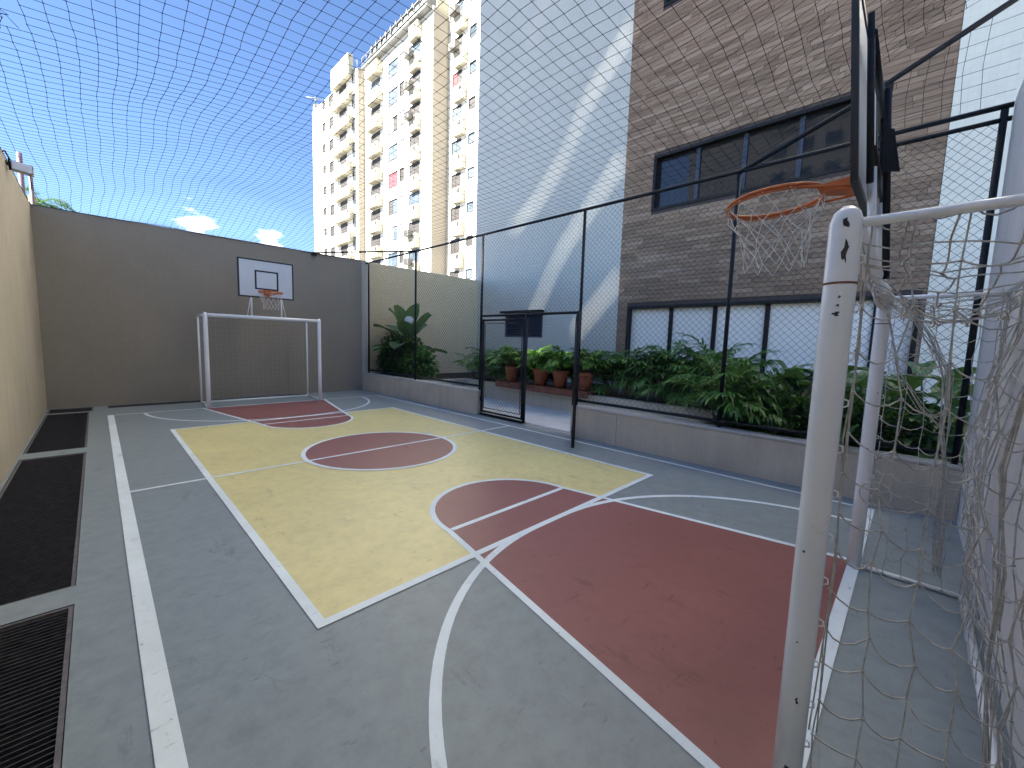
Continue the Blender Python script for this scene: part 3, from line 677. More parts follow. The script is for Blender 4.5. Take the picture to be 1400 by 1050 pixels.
for j in range(nyn + 1):
    run = []
    for i in range(nxn + 1):
        run.append(grid[i, j])
        if (i, j) in torn:
            if len(run) > 1: netm.tube(run, 0.0023, 3, caps=False, smooth=False)
            run = []
    if len(run) > 1: netm.tube(run, 0.0023, 3, caps=False, smooth=False)
for p in grid.values(): netm.octa(p, 0.0062)
# curtain of the same net between the rising brace and the top rail
def brace_z(y): return 3.79 + (-3.57 - y) * 0.415 + 0.0
for j in range(0, int(2.2 / NP)):
    y = -3.57 - j * NP; zt = brace_z(y)
    if zt - FZ1 > .05: netm.tube([(FX - .012 + .02 * math.sin(j * 1.7), y, zt), (FX - .03 * math.sin(j), y + .02, (zt + FZ1) / 2), (FX, y, FZ1)], 0.0023, 3, caps=False, smooth=False)
for k in range(1, 8):
    z = FZ1 + k * NP; y0 = -3.57 - (z - 3.79) / .415
    if y0 > -5.7: netm.tube([(FX, y0, z), (FX - .02, (y0 - 5.77) / 2, z - .02), (FX, -5.77, z)], 0.0023, 3, caps=False, smooth=False)
# broken strands hanging at the tear
rr = random.Random(5)
for (i, j) in list(torn)[:12]:
    p = grid[i, j]; pts = [p]
    for s in range(5): pts.append(pts[-1] + Vector((rr.uniform(-.06, .06), rr.uniform(-.07, .07), rr.uniform(-.05, .0))))
    netm.tube(pts, 0.0023, 3, caps=False)
netm.tube([grid[0, 0]] + [grid[0, j] for j in range(1, nyn + 1)], 0.006, 5); netm.tube([grid[i, nyn] for i in range(nxn + 1)], 0.006, 5)
tag(netm.build('safety_net', 'netcord'), 'black cord safety net stretched over the whole court', 'net')

# ------------------------------------------------------------------ goals
def sag_net(mb, P, nu, nv, r, sub=3, droop=0.02, jit=0.01, seed=1, knots=True):
    """knotted net over the patch P(u,v); strands sag between knots"""
    q = random.Random(seed); G = {}
    for i in range(nu + 1):
        for j in range(nv + 1):
            e = 0 if i in (0, nu) or j in (0, nv) else 1
            G[i, j] = Vector(P(i / nu, j / nv)) + Vector((q.uniform(-jit, jit), q.uniform(-jit, jit), q.uniform(-jit, jit))) * (0.3 + e)
    def span(a, b, d):
        off = Vector((q.uniform(-.3, .3), q.uniform(-.3, .3), -1)) * d
        return [a.lerp(b, k / sub) + off * (1 - (2 * k / sub - 1) ** 2) for k in range(sub)]
    for j in range(nv + 1):
        pts = []
        for i in range(nu): pts += span(G[i, j], G[i + 1, j], droop * q.uniform(.3, 1.5))
        mb.tube(pts + [G[nu, j]], r, 4, caps=False)
    for i in range(nu + 1):
        pts = []
        for j in range(nv): pts += span(G[i, j], G[i, j + 1], droop * .35 * q.uniform(-1, 1))
        mb.tube(pts + [G[i, nv]], r, 4, caps=False)
    if knots:
        for p in G.values(): mb.octa(p, r * 2.3)
def goal(label, yf, yb, x0, x1, near):
    t = thing('goal', label, 'goal', ((x0 + x1) / 2, yf, 0), 'futsal goals'); s = -1 if near else 1; Rr = 0.0415; h = 2.0
    for x in (x0, x1):
        o = MB()
        o.tube([(x, yf, 0.002), (x, yf, 0.6), (x, yf, 1.3), (x, yf, h - .035), (x, yf, h - .006), (x, yf, h + .012)], [Rr, Rr, Rr, Rr, Rr * .8, Rr * .35], 24)
        po = o.build('post', 'white', t)
        if near:
            MB().tube([(x, yf, 1.78), (x, yf, 1.786)], Rr + .0015, 24).build('weld_seam', 'rust', po)
            qc = random.Random(int(x * 100)); away = math.pi if x < 0 else math.pi * 1.1
            for (az, zc, cw_, ch) in ([(.10, 1.955, .007, .022), (.22, 1.872, .007, .060), (.16, 1.74, .003, .007), (.12, 1.715, .004, .006), (.06, 1.69, .008, .010), (-.3, .93, .004, .007), (.25, .42, .004, .02), (-.1, .62, .003, .005), (.05, .16, .008, .02)] if x < 0 else [(.2, 1.3, .003, .01), (-.2, .9, .003, .01)]):
                c_ = MB(); ring_ = []
                for k in range(14):
                    a_ = 2 * math.pi * k / 14; m_ = qc.uniform(.5, 1.3); th = away + az + (cw_ * m_ * math.copysign(abs(math.cos(a_)) ** .5, math.cos(a_)) + .35 * cw_ * math.sin(3.1 * math.sin(a_) + zc * 40)) / Rr; ring_.append((x + (Rr + .0007) * math.cos(th), yf + (Rr + .0007) * math.sin(th), zc + ch * m_ * math.sin(a_) * .6))
                ctr = (x + (Rr + .0009) * math.cos(away + az), yf + (Rr + .0009) * math.sin(away + az), zc)
                c_.add([ctr] + ring_, [(0, k + 1, (k + 1) % 14 + 1) for k in range(14)]); c_.build('paint_chip', 'chip', po)
            for i in range(13): z = .1 + i * .145; MB().tube([(x + .0, yf - Rr + .002, z), (x, yf - Rr - .011, z + .006), (x, yf - Rr - .011, z + .022), (x, yf - Rr + .002, z + .026)], .003, 5).build('net_hook', 'white', po)
    MB().tube([(x0 + Rr * .6, yf, h - .045), (x1 - Rr * .6, yf, h - .045)], Rr * .97, 24).build('crossbar', 'white', t)
    r2 = 0.016 if near else 0.02
    for x in (x0, x1):
        MB().tube([(x, yf + s * Rr * .7, h - .04), (x, yb, h - .04)], 0.0145 if near else r2 + .005, 12).build('top_depth_bar', 'white', t)
        MB().tube([(x, yb, h - .03), (x, yb, r2)], r2, 12).build('back_post', 'white', t)
        MB().tube([(x, yb, r2 + .002), (x, yf + s * Rr * .8, r2 + .002)], r2, 12).build('ground_side_bar', 'white', t)
    MB().tube([(x0, yb, r2 + .002), (x1, yb, r2 + .002)], r2 + .003, 12).build('ground_back_bar', 'white', t)
    MB().tube([(x0, yb, h - .03), (x1, yb, h - .03)], r2, 12).build('top_back_bar', 'white', t)
    n = MB(); d = yb - yf
    if near:
        r = 0.0030
        bul = lambda u, v: 0.05 * math.sin(3.1 * u) * math.sin(3.1 * v)
        sag_net(n, lambda u, v: (x0 + .02 + .10 * math.sin(math.pi * u) * math.sin(math.pi * v * .9), yf + s * .06 + (d - s * .06) * u, (h - .06) * (1 - v) + .03 - .16 * u * math.sin(math.pi * v)), 5, 15, r, 4, 0.03, .014, 3)
        sag_net(n, lambda u, v: (x1 - .02 - .06 * math.sin(math.pi * u) * math.sin(math.pi * v), yf + s * .06 + (d - s * .06) * u, (h - .08) * (1 - v) + .03 - .04 * u * math.sin(math.pi * v)), 5, 16, r, 4, 0.022, .012, 4)
        sag_net(n, lambda u, v: (x0 + (x1 - x0) * u, yb - s * (.02 + .13 * math.sin(math.pi * u) * math.sin(math.pi * min(1, v * 1.1)) ** 2), (h - .05) * (1 - v) + .03 - .10 * math.sin(math.pi * u) * (1 - v)), 18, 15, r, 3, 0.02, .014, 5)
        sag_net(n, lambda u, v: (x0 + (x1 - x0) * u, yf + d * v + (s * .03) * (1 - v), h - .05 - .22 * math.sin(math.pi * u) ** .7 * math.sin(math.pi * (.15 + .7 * v))), 18, 5, r, 3, 0.022, .014, 6)
        # gathered bundles and loose loops
        q = random.Random(11)
        def bundle(pts, k, spread, rad=r):
            for _ in range(k):
                off = [Vector((q.uniform(-1, 1), q.uniform(-1, 1), q.uniform(-.6, .6))) * spread for _ in pts]
                n.tube([Vector(p) + o for p, o in zip(pts, off)], rad, 4, caps=False)
        bundle([(x1 - .05, yf + d * .2, 1.92), (x1 - .10, yf + d * .42, 1.70), (x1 - .10, yf + d * .62, 1.45), (x1 - .08, yf + d * .66, 1.15), (x1 - .06, yf + d * .70, .8), (x1 - .05, yf + d * .72, .45), (x1 - .03, yf + d * .76, .12)], 10, .028)
        bundle([(x1 - .06, yf + d * .05, 1.85), (x1 - .12, yf + d * .2, 1.45), (x1 - .10, yf + d * .45, 1.22), (x1 - .08, yf + d * .66, 1.12)], 4, .02)
        bundle([(x0 + .45, yb + .10, 1.55), (x0 + .5, yb + .12, 1.2), (x0 + .48, yb + .09, .85), (x0 + .5, yb + .08, .5), (x0 + .45, yb + .06, .15)], 6, .010)
        bundle([(x0 + .02, yf + s * .05, 1.9), (x0 + .05, yf + s * .06, 1.6), (x0 + .03, yf + s * .055, 1.3), (x0 + .04, yf + s * .06, .9), (x0 + .02, yf + s * .055, .3)], 2, .012)
        for (cx, cz, rad) in ((x1 - .10, 1.62, .075), (x0 + .6, 1.0, .05)):
            n.tube([(cx, yf + d * .22 + rad * math.cos(a * .393), cz + rad * math.sin(a * .393)) for a in range(16)], r, 4, closed=True)
        # torn cover sleeve hanging at the far top corner
        sl = MB(); sl.tube([(x1 - .62, yf, h - .045), (x1 - .5, yf - .004, h - .05), (x1 - .36, yf - .002, h - .062), (x1 - .22, yf - .006, h - .066), (x1 - .10, yf - .004, h - .078), (x1 - .045, yf - .002, h - .085)], [.0385, .046, .044, .052, .049, .040], 14); sl.build('torn_sleeve', 'rope_white', t)
        n.build('goal_net', 'rope', t)
    else:
        r = 0.0009
        sag_net(n, lambda u, v: (x0, yf + d * u, (h - .05) * (1 - v) + .03), 6, 16, r, 2, .01, .006, 3, False)
        sag_net(n, lambda u, v: (x1, yf + d * u, (h - .05) * (1 - v) + .03), 6, 16, r, 2, .01, .006, 4, False)
        sag_net(n, lambda u, v: (x0 + (x1 - x0) * u, yb - .02, (h - .05) * (1 - v) + .03), 22, 18, r, 2, .01, .006, 5, False)
        n.build('goal_net', 'rope', t)
    return t
goal('far white goal with thin net standing against the taupe wall', 5.17, 6.02, GX0 - .01, GX1, False)
goal('near white goal with chipped posts and tangled rope net at the right', -5.17, -5.72, GX0 + .005, GX1, True)

# ------------------------------------------------------------------ basketball backboards
def hoop(label, s, zb, yb, rim_c, rim_z, near):
    """s=+1: hoop at the far end facing -Y; s=-1: near end facing +Y"""
    t = thing('basketball_hoop', label, 'hoop', (CX, yb, 2.0), 'basketball hoops')
    x0, x1 = CX - .555, CX + .555; z0, z1 = zb, zb + .83; f = -s            # f: direction the board faces
    MB().box(x0 + .03, x1 - .03, yb, yb - f * .016, z0 + .03, z1 - .03).build('backboard', 'board', t)
    e = MB(); ya_, yb_ = yb + f * .003, yb - f * .022
    e.box(x0, x0 + .03, ya_, yb_, z0, z1); e.box(x1 - .03, x1, ya_, yb_, z0, z1); e.box(x0 + .03, x1 - .03, ya_, yb_, z0, z0 + .03); e.box(x0 + .03, x1 - .03, ya_, yb_, z1 - .03, z1)
    e.build('board_border', 'board_black', t)
    q = MB(); a, b, c, d = CX - .235, CX + .235, z0 + .18, z0 + .60; w_ = .035; y1, y2 = yb + f * .003, yb - f * .0
    for bx in ((a, b, c, c + w_), (a, b, d - w_, d), (a, a + w_, c + w_, d - w_), (b - w_, b, c + w_, d - w_)): q.box(bx[0], bx[1], yb + f * .0005, yb + f * .004, bx[2], bx[3])
    q.build('target_square', 'board_black', t)
    # rim and bracket
    rx, ry = rim_c; R0 = 0.235
    ring = [(rx + R0 * math.cos(k * math.pi / 24), ry + R0 * math.sin(k * math.pi / 24), rim_z) for k in range(48)]
    rm = MB(); rm.tube(ring, 0.010, 8, closed=True); rm.tube([(p[0], p[1], p[2] - .017) for p in ring], 0.006, 6, closed=True); ro = rm.build('rim', 'orange', t)
    br_ = MB(); gap = abs(yb - ry) - R0
    br_.box(rx - .07, rx + .07, yb + f * .001, yb + f * .012, rim_z - .09, rim_z + .06)
    br_.add([(rx - .06, yb + f * .012, rim_z - .06), (rx + .06, yb + f * .012, rim_z - .06), (rx + .06, yb + f * .012, rim_z + .012), (rx - .06, yb + f * .012, rim_z + .012),
             (rx - .05, yb + f * (gap + .02), rim_z - .02), (rx + .05, yb + f * (gap + .02), rim_z - .02), (rx + .05, yb + f * (gap + .02), rim_z + .01), (rx - .05, yb + f * (gap + .02), rim_z + .01)],
            [(0, 1, 5, 4), (1, 2, 6, 5), (2, 3, 7, 6), (3, 0, 4, 7), (4, 5, 6, 7)])
    for sx in (-1, 1): br_.tube([(rx + sx * .06, yb + f * .012, rim_z - .05), (rx + sx * R0 * .80, ry + s * R0 * .60 * 1, rim_z - .012)], .007, 6)
    br_.build('rim_bracket', 'orange', t)
    # cord net: two crossing spiral families narrowing down
    nt = MB(); q = random.Random(21); K = 12; levels = [(0, R0), (.07, R0 * .93), (.14, R0 * .80), (.22, R0 * .70), (.30, R0 * .64), (.37, R0 * .66)]
    off = {(k, l): (q.uniform(-.012, .012), q.uniform(-.012, .012), q.uniform(-.012, .012)) for k in range(K) for l in range(6)}
    def np_(k, l):
        dz, rad = levels[l]; a = 2 * math.pi * (k + .5 * (l % 2)) / K; o = off[k % K, l]
        return (rx + rad * math.cos(a) + o[0] * (l > 0), ry + rad * math.sin(a) + o[1] * (l > 0), rim_z - .012 - dz + o[2] * (l > 0))
    for k in range(K):
        nt.tube([np_(k, 0), np_(k, 1), np_(k + 1, 2), np_(k + 1, 3), np_(k + 2, 4), np_(k + 2, 5)], 0.0024, 5, caps=False)
        nt.tube([np_(k, 0), np_(k - 1, 1), np_(k - 1, 2), np_(k - 2, 3), np_(k - 2, 4), np_(k - 3, 5)], 0.0024, 5, caps=False)
        nt.octa(np_(k, 0), .009)
    nt.build('hoop_net', 'rope_white', t)
    # uprights on the goal crossbar
    m = 'white'
    for sx in (-.30, .30):
        MB().tube([(CX + sx, yb - f * .05, 1.99), (CX + sx, yb - f * .05, z0 + .12)], 0.017, 10).build('upright', m, t)
        MB().tube([(CX + sx, yb - f * .052, z0 + .06), (CX + sx - math.copysign(.09, -sx) * 1.0, yb - f * .05, 1.99)], 0.008, 8).build('stay', m, t)
    fr = MB()
    for sx in (-.42, .42): fr.tube([(CX + sx, yb - f * .050, z0 + .02), (CX + sx, yb - f * .050, z1 - .12)], .013, 10)
    fr.tube([(CX - .42, yb - f * .055, z0 + .16), (CX + .42, yb - f * .055, z0 + .16)], .016, 8); fr.tube([(CX - .42, yb - f * .055, z1 - .2), (CX + .42, yb - f * .055, z1 - .2)], .016, 8)
    fr.build('board_frame', 'black', t)
    if near:
        MB().tube([(CX - .05, yb - f * .088, 1.93), (CX - .05, yb - f * .088, z0 + .55)], .015, 10).build('mast', 'black', t)
        MB().prism([(CX - .10, yb - f * .075, z0 + .16), (CX - .10, yb - f * .075, z0 + .36), (CX - .10, yb - f * .115, z0 + .34), (CX - .10, yb - f * .135, z0 + .14)], .012, (1, 0, 0)).build('gusset', 'black', t)
    return t
hoop('far white backboard with orange rim above the far goal', 1, 2.40, 5.17, (CX, 4.89), 2.52, False)
nh = hoop('near backboard seen edge on with orange hoop above the near goal', -1, 2.27, -5.125, (CX, -4.735), 2.45, True)
nh.rotation_euler.x = R_(-4.7)          # the board leans forward over the court

# ------------------------------------------------------------------ plants
UP = Vector((0, 0, 1))
def leaflet(mb, b, d, ln, w, droop, side=None):
    b = Vector(b); d = Vector(d).normalized(); s = (side or d.cross(UP)); s = s.normalized() if s.length > 1e-4 else Vector((1, 0, 0)); n = s.cross(d)
    c1 = b + d * ln * .38 + n * 0 - UP * droop * ln * .12; c2 = b + d * ln * .75 - UP * droop * ln * .45; t = b + d * ln - UP * droop * ln * .95
    v = [b, c1 + s * w / 2 + n * w * .18, c1, c1 - s * w / 2 + n * w * .18, c2 + s * w * .32 + n * w * .1, c2, c2 - s * w * .32 + n * w * .1, t]
    mb.add(v, [(0, 2, 1), (0, 3, 2), (1, 2, 5, 4), (2, 3, 6, 5), (4, 5, 7), (5, 6, 7)], True)
def frond(mb, sm, p, az, el, ln, q, n=13, lw=0.028, ll=0.24, bend=1.0):
    p = Vector(p); pts = [p]; e = el; seg = 10; d = None
    for i in range(seg):
        d = Vector((math.cos(az) * math.cos(e), math.sin(az) * math.cos(e), math.sin(e))); pts.append(pts[-1] + d * ln / seg); e -= bend * (0.05 + 0.16 * i / seg)
    if sm is not None: sm.tube(pts, [0.006 - 0.0004 * i for i in range(len(pts))], 4, caps=False)
    for k in range(n):
        t = 0.22 + 0.76 * k / (n - 1); f = t * seg; i = min(int(f), seg - 1); b = pts[i].lerp(pts[i + 1], f - i); ax = (pts[i + 1] - pts[i]).normalized()
        s = ax.cross(UP).normalized(); sz = ll * (0.55 + 0.75 * math.sin(math.pi * min(1, t * .9 + .1))) * q.uniform(.85, 1.15)
        for sg in (-1, 1):
            dd = (s * sg * (1.05 - .55 * t) + ax * (.45 + .75 * t) + UP * q.uniform(-.05, .30)).normalized()
            leaflet(mb, b, dd, sz, lw * q.uniform(.8, 1.25), q.uniform(.15, .75))
    leaflet(mb, pts[-1], (pts[-1] - pts[-2]), ll * .8, lw, .3)
def palm_clump(mb, sm, c, q, nf=16, h=0.9, spread=0.9, canes=5, lw=0.028, ll=0.24):
    c = Vector(c)
    for k in range(canes):
        a = q.uniform(0, 6.28); rr_ = q.uniform(0, .16); b = c + Vector((math.cos(a) * rr_, math.sin(a) * rr_, 0)); top = b + Vector((q.uniform(-.08, .08), q.uniform(-.08, .08), h * q.uniform(.25, .6)))
        sm.tube([b, b.lerp(top, .5), top], .009, 5, caps=False)
        for i in range(max(1, nf // canes)):
            frond(mb, sm, b.lerp(top, q.uniform(.45, 1)), q.uniform(0, 6.28), q.uniform(.45, 1.35), spread * q.uniform(.55, 1.05), q, lw=lw, ll=ll)
def bush(mb, c, rx, ry, rz, n, ll, lw, q, hang=.5):
    c = Vector(c)
    for _ in range(n):
        d = Vector((q.gauss(0, 1), q.gauss(0, 1), q.gauss(.15, .9))).normalized(); r_ = q.uniform(.35, 1.0) ** .6
        lump = 1 + .25 * mnoise.noise(d * 2.3 + c)
        p = c + Vector((d.x * rx, d.y * ry, d.z * rz)) * r_ * lump
        dd = (d + Vector((q.gauss(0, .6), q.gauss(0, .6), q.gauss(.1, .5)))).normalized(); leaflet(mb, p, dd, ll * q.uniform(.6, 1.3), lw * q.uniform(.7, 1.3), q.uniform(.1, hang))
def paddle(mb, base, az, el, ln, w, curl, q, pet=0.3, nx=6, ny=9, lobes=0):
    """one large leaf with petiole and a folded, curling blade"""
    base = Vector(base); h = Vector((math.cos(az), math.sin(az), 0)); s = Vector((-math.sin(az), math.cos(az), 0)); pts = []; e = el; p = base
    st = [p]
    for i in range(4): p = p + (h * math.cos(e) + UP * math.sin(e)) * pet / 4; st.append(p); e -= .03
    mb.tube(st, .011, 5, caps=False)
    vs = []; fs = []
    for j in range(ny + 1):
        t = j / ny; prof = max(.05, 1 - abs(2 * t - 1.04) ** 2.6) ** .62
        if lobes: prof *= 0.62 + .38 * abs(math.sin(t * math.pi * lobes))
        d = h * math.cos(e) + UP * math.sin(e); nn = -h * math.sin(e) + UP * math.cos(e)
        for i in range(nx + 1):
            u = i / nx * 2 - 1; vs.append(p + s * u * w / 2 * prof + nn * (abs(u) ** 1.3 * w * .16 + .012 * math.sin(9 * t + 4 * u + az * 3)))
        p = p + d * ln / ny; e -= curl / ny * (.5 + t)
    for j in range(ny):
        for i in range(nx): a = j * (nx + 1) + i; fs.append((a, a + 1, a + nx + 2, a + nx + 1))
    mb.add(vs, fs, True)

def palm_plant(name, label, c, seed, group='palms in the bed', mat='palm', **kw):
    t = thing(name, label, 'plant', c, group); a, s = MB(), MB(); palm_clump(a, s, c, random.Random(seed), **kw)
    a.build('foliage', mat, t); s.build('stems', 'stem', t); return t

# bench and potted plants in front of the white wall
bn = thing('bench', 'dark red wooden bench board carrying the terracotta pots', 'bench', (4.85, 1.1, 0.47))
MB().bbox(4.60, 5.02, -0.36, 2.60, 0.515, 0.555, .006).build('bench_top', 'bench', bn)
MB().bbox(4.61, 4.65, -0.34, 2.58, 0.40, 0.513, .004).build('bench_apron', 'bench', bn)
for y in (0.1, 1.2, 2.2): MB().box(4.66, 4.855, y, y + .05, 0.42, 0.513).build('bench_bracket', 'bench', bn)
PZ = 0.556
pot_labels = ['terracotta pot with leafy palm on the bench, seen through the closed gate leaf', 'chipped bright terracotta pot with sunlit palm on the bench beside the middle gate post',
              'terracotta pot with palm on the bench just left of the open gate leaf', 'terracotta pot with palm at the bench end behind the right gate post']
for i, (y, lab) in enumerate(zip((2.18, 1.17, 0.56, -0.12), pot_labels)):
    t = thing('potted_palm', lab, 'potted plant', (4.82, y, PZ), 'potted palms on the bench')
    sc_ = (0.9, 1.0, 1.0, 1.0)[i]
    p = MB(); p.lathe([(0.001, 0), (.135 * sc_, 0), (.185 * sc_, .33), (.205 * sc_, .335), (.208 * sc_, .41), (.185 * sc_, .412), (.178 * sc_, .36)], 28, (4.82, y, PZ)); p.build('pot', 'terracotta', t)
    sl_ = MB(); sl_.lathe([(.001, .365), (.178 * sc_, .36)], 20, (4.82, y, PZ)); sl_.build('soil', 'soil', t)
    a, s = MB(), MB(); palm_clump(a, s, (4.82, y, PZ + .36), random.Random(40 + i), nf=36, h=.42, spread=.62, canes=9, lw=.040, ll=.20)
    a.build('foliage', 'palm_bright', t); s.build('stems', 'stem', t)
# palms in the bed behind the bench and along the brown wall
bed = [((5.5, 3.6), .85, .9, 'low palm left of the closed gate leaf under the louvre'), ((5.45, 2.7), .6, .8, 'dark palm behind the bench, left of the pots'),
       ((5.5, 1.75), .7, .75, 'palm behind the bench between first and second pot'), ((5.6, .75), .9, .8, 'tall palm with an upright frond behind the sunlit pot'),
       ((5.5, -.35), .75, .8, 'palm behind the right end of the bench'), ((5.3, -.95), .8, .9, 'palm at the left end of the bed below the brown wall'),
       ((5.75, -1.5), 1.15, 1.05, 'tall palm in front of the leftmost white window pane'), ((5.3, -1.95), .85, .95, 'drooping palm below the second white pane'),
       ((5.8, -2.5), 1.05, 1.05, 'palm in front of the third white pane'), ((5.3, -2.85), .8, .95, 'palm before the right part of the planter wall')]
for i, ((x, y), h, sp, lab) in enumerate(bed):
    palm_plant('bamboo_palm', lab, (x, y, 0.40), 60 + i, nf=46, h=h + .30, spread=sp * 1.05, canes=11, lw=.046, ll=.29)
for i, ((x, y), h, sp, lab) in enumerate([((3.55, -3.42), .8, .85, 'tangled palm with pale canes at the fence post right of the gate'), ((4.4, -3.7), .9, 1.0, 'palm filling the bed behind the near fence bay')]):
    palm_plant('bamboo_palm', lab, (x, y, 0.42), 80 + i, nf=34, h=h + .1, spread=sp, canes=11, lw=.04, ll=.26)
# broad dark leaves in the right-hand bed
q = random.Random(17)
def broad_plant(label, c, n, ln, w, seed, lob=5, el=(.2, 1.1), mat='broad', group='broad-leaved plants in the right bed', spread=.25):
    q = random.Random(seed); t = thing('broadleaf_plant', label, 'plant', c, group)
    for k in range(n):
        m = MB(); a = q.uniform(0, 6.28); paddle(m, (c[0] + q.uniform(-spread, spread), c[1] + q.uniform(-spread, spread), c[2] + q.uniform(0, .12)), a, q.uniform(*el), ln * q.uniform(.7, 1.15), w * q.uniform(.8, 1.15), q.uniform(.8, 1.9), q, pet=q.uniform(.25, .95), lobes=lob)
        m.build('leaf', mat, t)
    return t
broad_plant('large-leaved dark plant left of the near goal post behind the fence', (4.2, -4.35, .42), 34, .50, .28, 5, 4)
broad_plant('large-leaved dark plant seen through the near goal net', (4.2, -4.95, .42), 38, .52, .30, 6, 4)
broad_plant('large-leaved plant at the foot of the cream pier in the right bed', (4.35, -5.4, .42), 34, .52, .30, 7, 4)
broad_plant('strap-leaved plant with one long upright blade before the white panes', (4.3, -4.15, .42), 13, .80, .09, 8, 0, (.6, 1.35))
for i, (x, y, lab) in enumerate([(3.3, -4.1, 'low dense leaf mass along the fence foot left of the near post'), (3.35, -5.2, 'low dense leaf mass along the fence foot behind the goal net')]):
    t = thing('ground_shrub', lab, 'shrub', (x, y, .42), 'low shrubs in the right bed'); m = MB(); bush(m, (x + .15, y, .70), .38, .65, .36, 1100, .13, .06, random.Random(90 + i)); m.build('foliage', 'bush', t)
    s = MB(); [s.tube([(x + .15, y, .42), (x + .15 + random.uniform(-.2, .2), y + random.uniform(-.4, .4), .85)], .008, 5) for _ in range(8)]; s.build('stems', 'stem', t)
# corner bed on the left: paddle-leaved plant over dark bushes
t = thing('paddle_leaf_plant', 'tall plant with big upright paddle leaves in the far corner bed', 'plant', (3.85, 5.75, .42))
q = random.Random(23)
MB().tube([(3.85, 5.75, .42), (3.87, 5.72, 1.0), (3.84, 5.76, 1.58)], .035, 8).build('trunk', 'stem', t)
for k in range(19):
    m = MB(); a = k * 2.4 + q.uniform(-.3, .3); e = (1.35 if k < 6 else (1.0 if k < 11 else .35)) + q.uniform(-.15, .1)
    paddle(m, (3.85, 5.75, 1.56 - .025 * k), a, e, q.uniform(.80, 1.02), q.uniform(.38, .48), q.uniform(.3, .9) if k < 11 else q.uniform(.7, 1.3), q, pet=q.uniform(.16, .38)); m.build('leaf', 'paddle', t)
for i, (x, y, z, rx, ry, rz, n, ll, lab, mt) in enumerate([
        (3.6, 6.05, 1.05, .45, .55, .68, 1100, .22, 'dark bush in the far corner beside the fence end post', 'bush'),
        (3.75, 5.35, .98, .48, .52, .62, 1100, .22, 'dark bush under the paddle-leaf plant', 'bush'),
        (3.65, 4.72, .80, .42, .48, .46, 900, .19, 'brighter round bush at the right end of the corner bed', 'palm')]):
    t = thing('shrub', lab, 'shrub', (x, y, .42), 'shrubs in the corner bed'); m = MB(); bush(m, (x, y, z), rx, ry, rz, n, ll, .07, random.Random(100 + i)); m.build('foliage', mt, t)
    s = MB(); [s.tube([(x, y, .40), (x + q.uniform(-.25, .25), y + q.uniform(-.25, .25), z + .2)], .01, 5) for _ in range(9)]; s.build('stems', 'stem', t)
palm_plant('bamboo_palm', 'pale feathery palm by the beige wall just left of the gate', (5.6, 4.7, .40), 131, nf=24, h=.8, spread=.8, canes=7, mat='palm_bright')
for i, (x, y, lab) in enumerate([(4.3, 3.85, 'small dark plant pot on the patio left of the gate'), (4.45, 3.35, 'second small dark pot beside the gate post')]):
    p = MB(); p.lathe([(.001, .018), (.11, .018), (.145, .24), (.155, .245), (.15, .26), (.13, .25), (.125, .2), (.001, .2)], 20, (x, y, 0)); tag(p.build('plant_pot', 'frame'), lab, 'pot', 'dark plant pots on the patio')
# globe lamp
t = thing('globe_lamp', 'white globe garden lamp on a dark post in the corner bed', 'lamp', (3.72, 5.45, .42))
gl = MB(); gl.lathe([(.001, -.14)] + [(.14 * math.sin(a * math.pi / 14), -.14 * math.cos(a * math.pi / 14)) for a in range(1, 14)] + [(.001, .14)], 28, (3.72, 5.45, 2.14)); gl.build('globe', 'globe', t)
MB().tube([(3.72, 5.45, .42), (3.72, 5.45, 1.98)], .022, 10).build('lamp_post', 'black', t); c_ = MB(); c_.lathe([(.001, 1.96), (.06, 1.96), (.07, 2.02), (.03, 2.03)], 16, (3.72, 5.45, 0)); c_.build('lamp_collar', 'black', t)

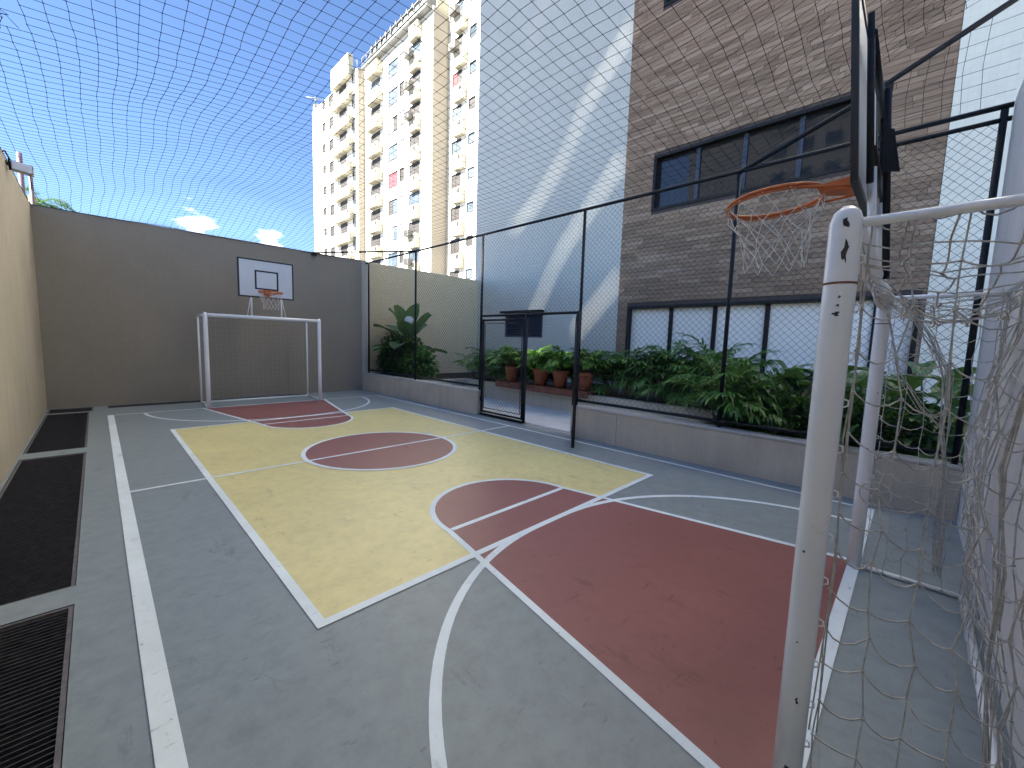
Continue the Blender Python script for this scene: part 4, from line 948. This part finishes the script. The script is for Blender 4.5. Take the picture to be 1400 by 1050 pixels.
# ------------------------------------------------------------------ small things by the left wall
t = thing('floodlight', 'grey floodlight on a bracket at the top of the left wall', 'floodlight', (-3.55, 3.75, 3.80))
b = MB(); b.prism([(-3.54, 3.72, 3.74), (-3.54, 3.84, 3.74), (-3.54, 3.84, 3.86), (-3.54, 3.72, 3.86)], .20, (1, 0, -.12)); b.build('lamp_housing', 'lamp_grey', t)
b = MB(); b.prism([(-3.53, 3.705, 3.75), (-3.53, 3.718, 3.75), (-3.53, 3.718, 3.85), (-3.53, 3.705, 3.85)], .18, (1, 0, -.12)); b.build('lamp_glass', 'globe', t)
b = MB(); b.tube([(-3.60, 3.5, 3.88), (-3.57, 3.55, 3.92), (-3.55, 3.78, 3.88)], .010, 6); b.tube([(-3.58, 3.6, 3.80), (-3.55, 3.78, 3.78)], .012, 6); b.tube([(-3.555, 3.78, 3.74), (-3.555, 3.78, 3.89)], .014, 6); b.build('bracket', 'black', t)
b = MB(); b.tube([(-4.02, 11.9, -0.6), (-4.02, 11.9, 6.15)], .055, 10); b.tube([(-3.86, 12.05, -0.6), (-3.86, 12.05, 5.7)], .04, 10); b.tube([(-4.02, 11.9, 5.65), (-3.86, 12.05, 5.69)], .035, 8)
tag(b.build('pipe_mast', 'mast'), 'purple-grey twin pipe mast rising behind the left wall', 'mast')
t = thing('palm_tree', 'palm tree crown showing just above the far left wall corner', 'tree', (-4.7, 26.0, -0.6))
MB().tube([(-4.7, 26, -.6), (-4.6, 26, 4), (-4.7, 26.1, 8.0)], [.22, .17, .14], 10).build('trunk', 'stem', t)
a, s = MB(), MB(); q = random.Random(3)
for k in range(22): frond(a, s, (-4.7, 26.1, 7.45), k * 2.4, q.uniform(-.1, 1.1), q.uniform(1.3, 1.8), q, n=26, lw=.05, ll=.5, bend=1.3)
a.build('crown', 'bush', t); s.build('frond_ribs', 'stem', t)
b = MB(); b.add([(1.02, .42, .0085), (1.10, .40, .0080), (1.12, .46, .016), (1.05, .47, .0082)], [(0, 1, 2, 3)]); b.prism([(1.02, .42, .0078), (1.10, .40, .0075), (1.12, .46, .012), (1.05, .47, .0075)], -.003, (0, 0, 1)); tag(b.build('paper_scrap', 'globe'), 'tiny pale paper scrap lying on the yellow field by the halfway line', 'litter')
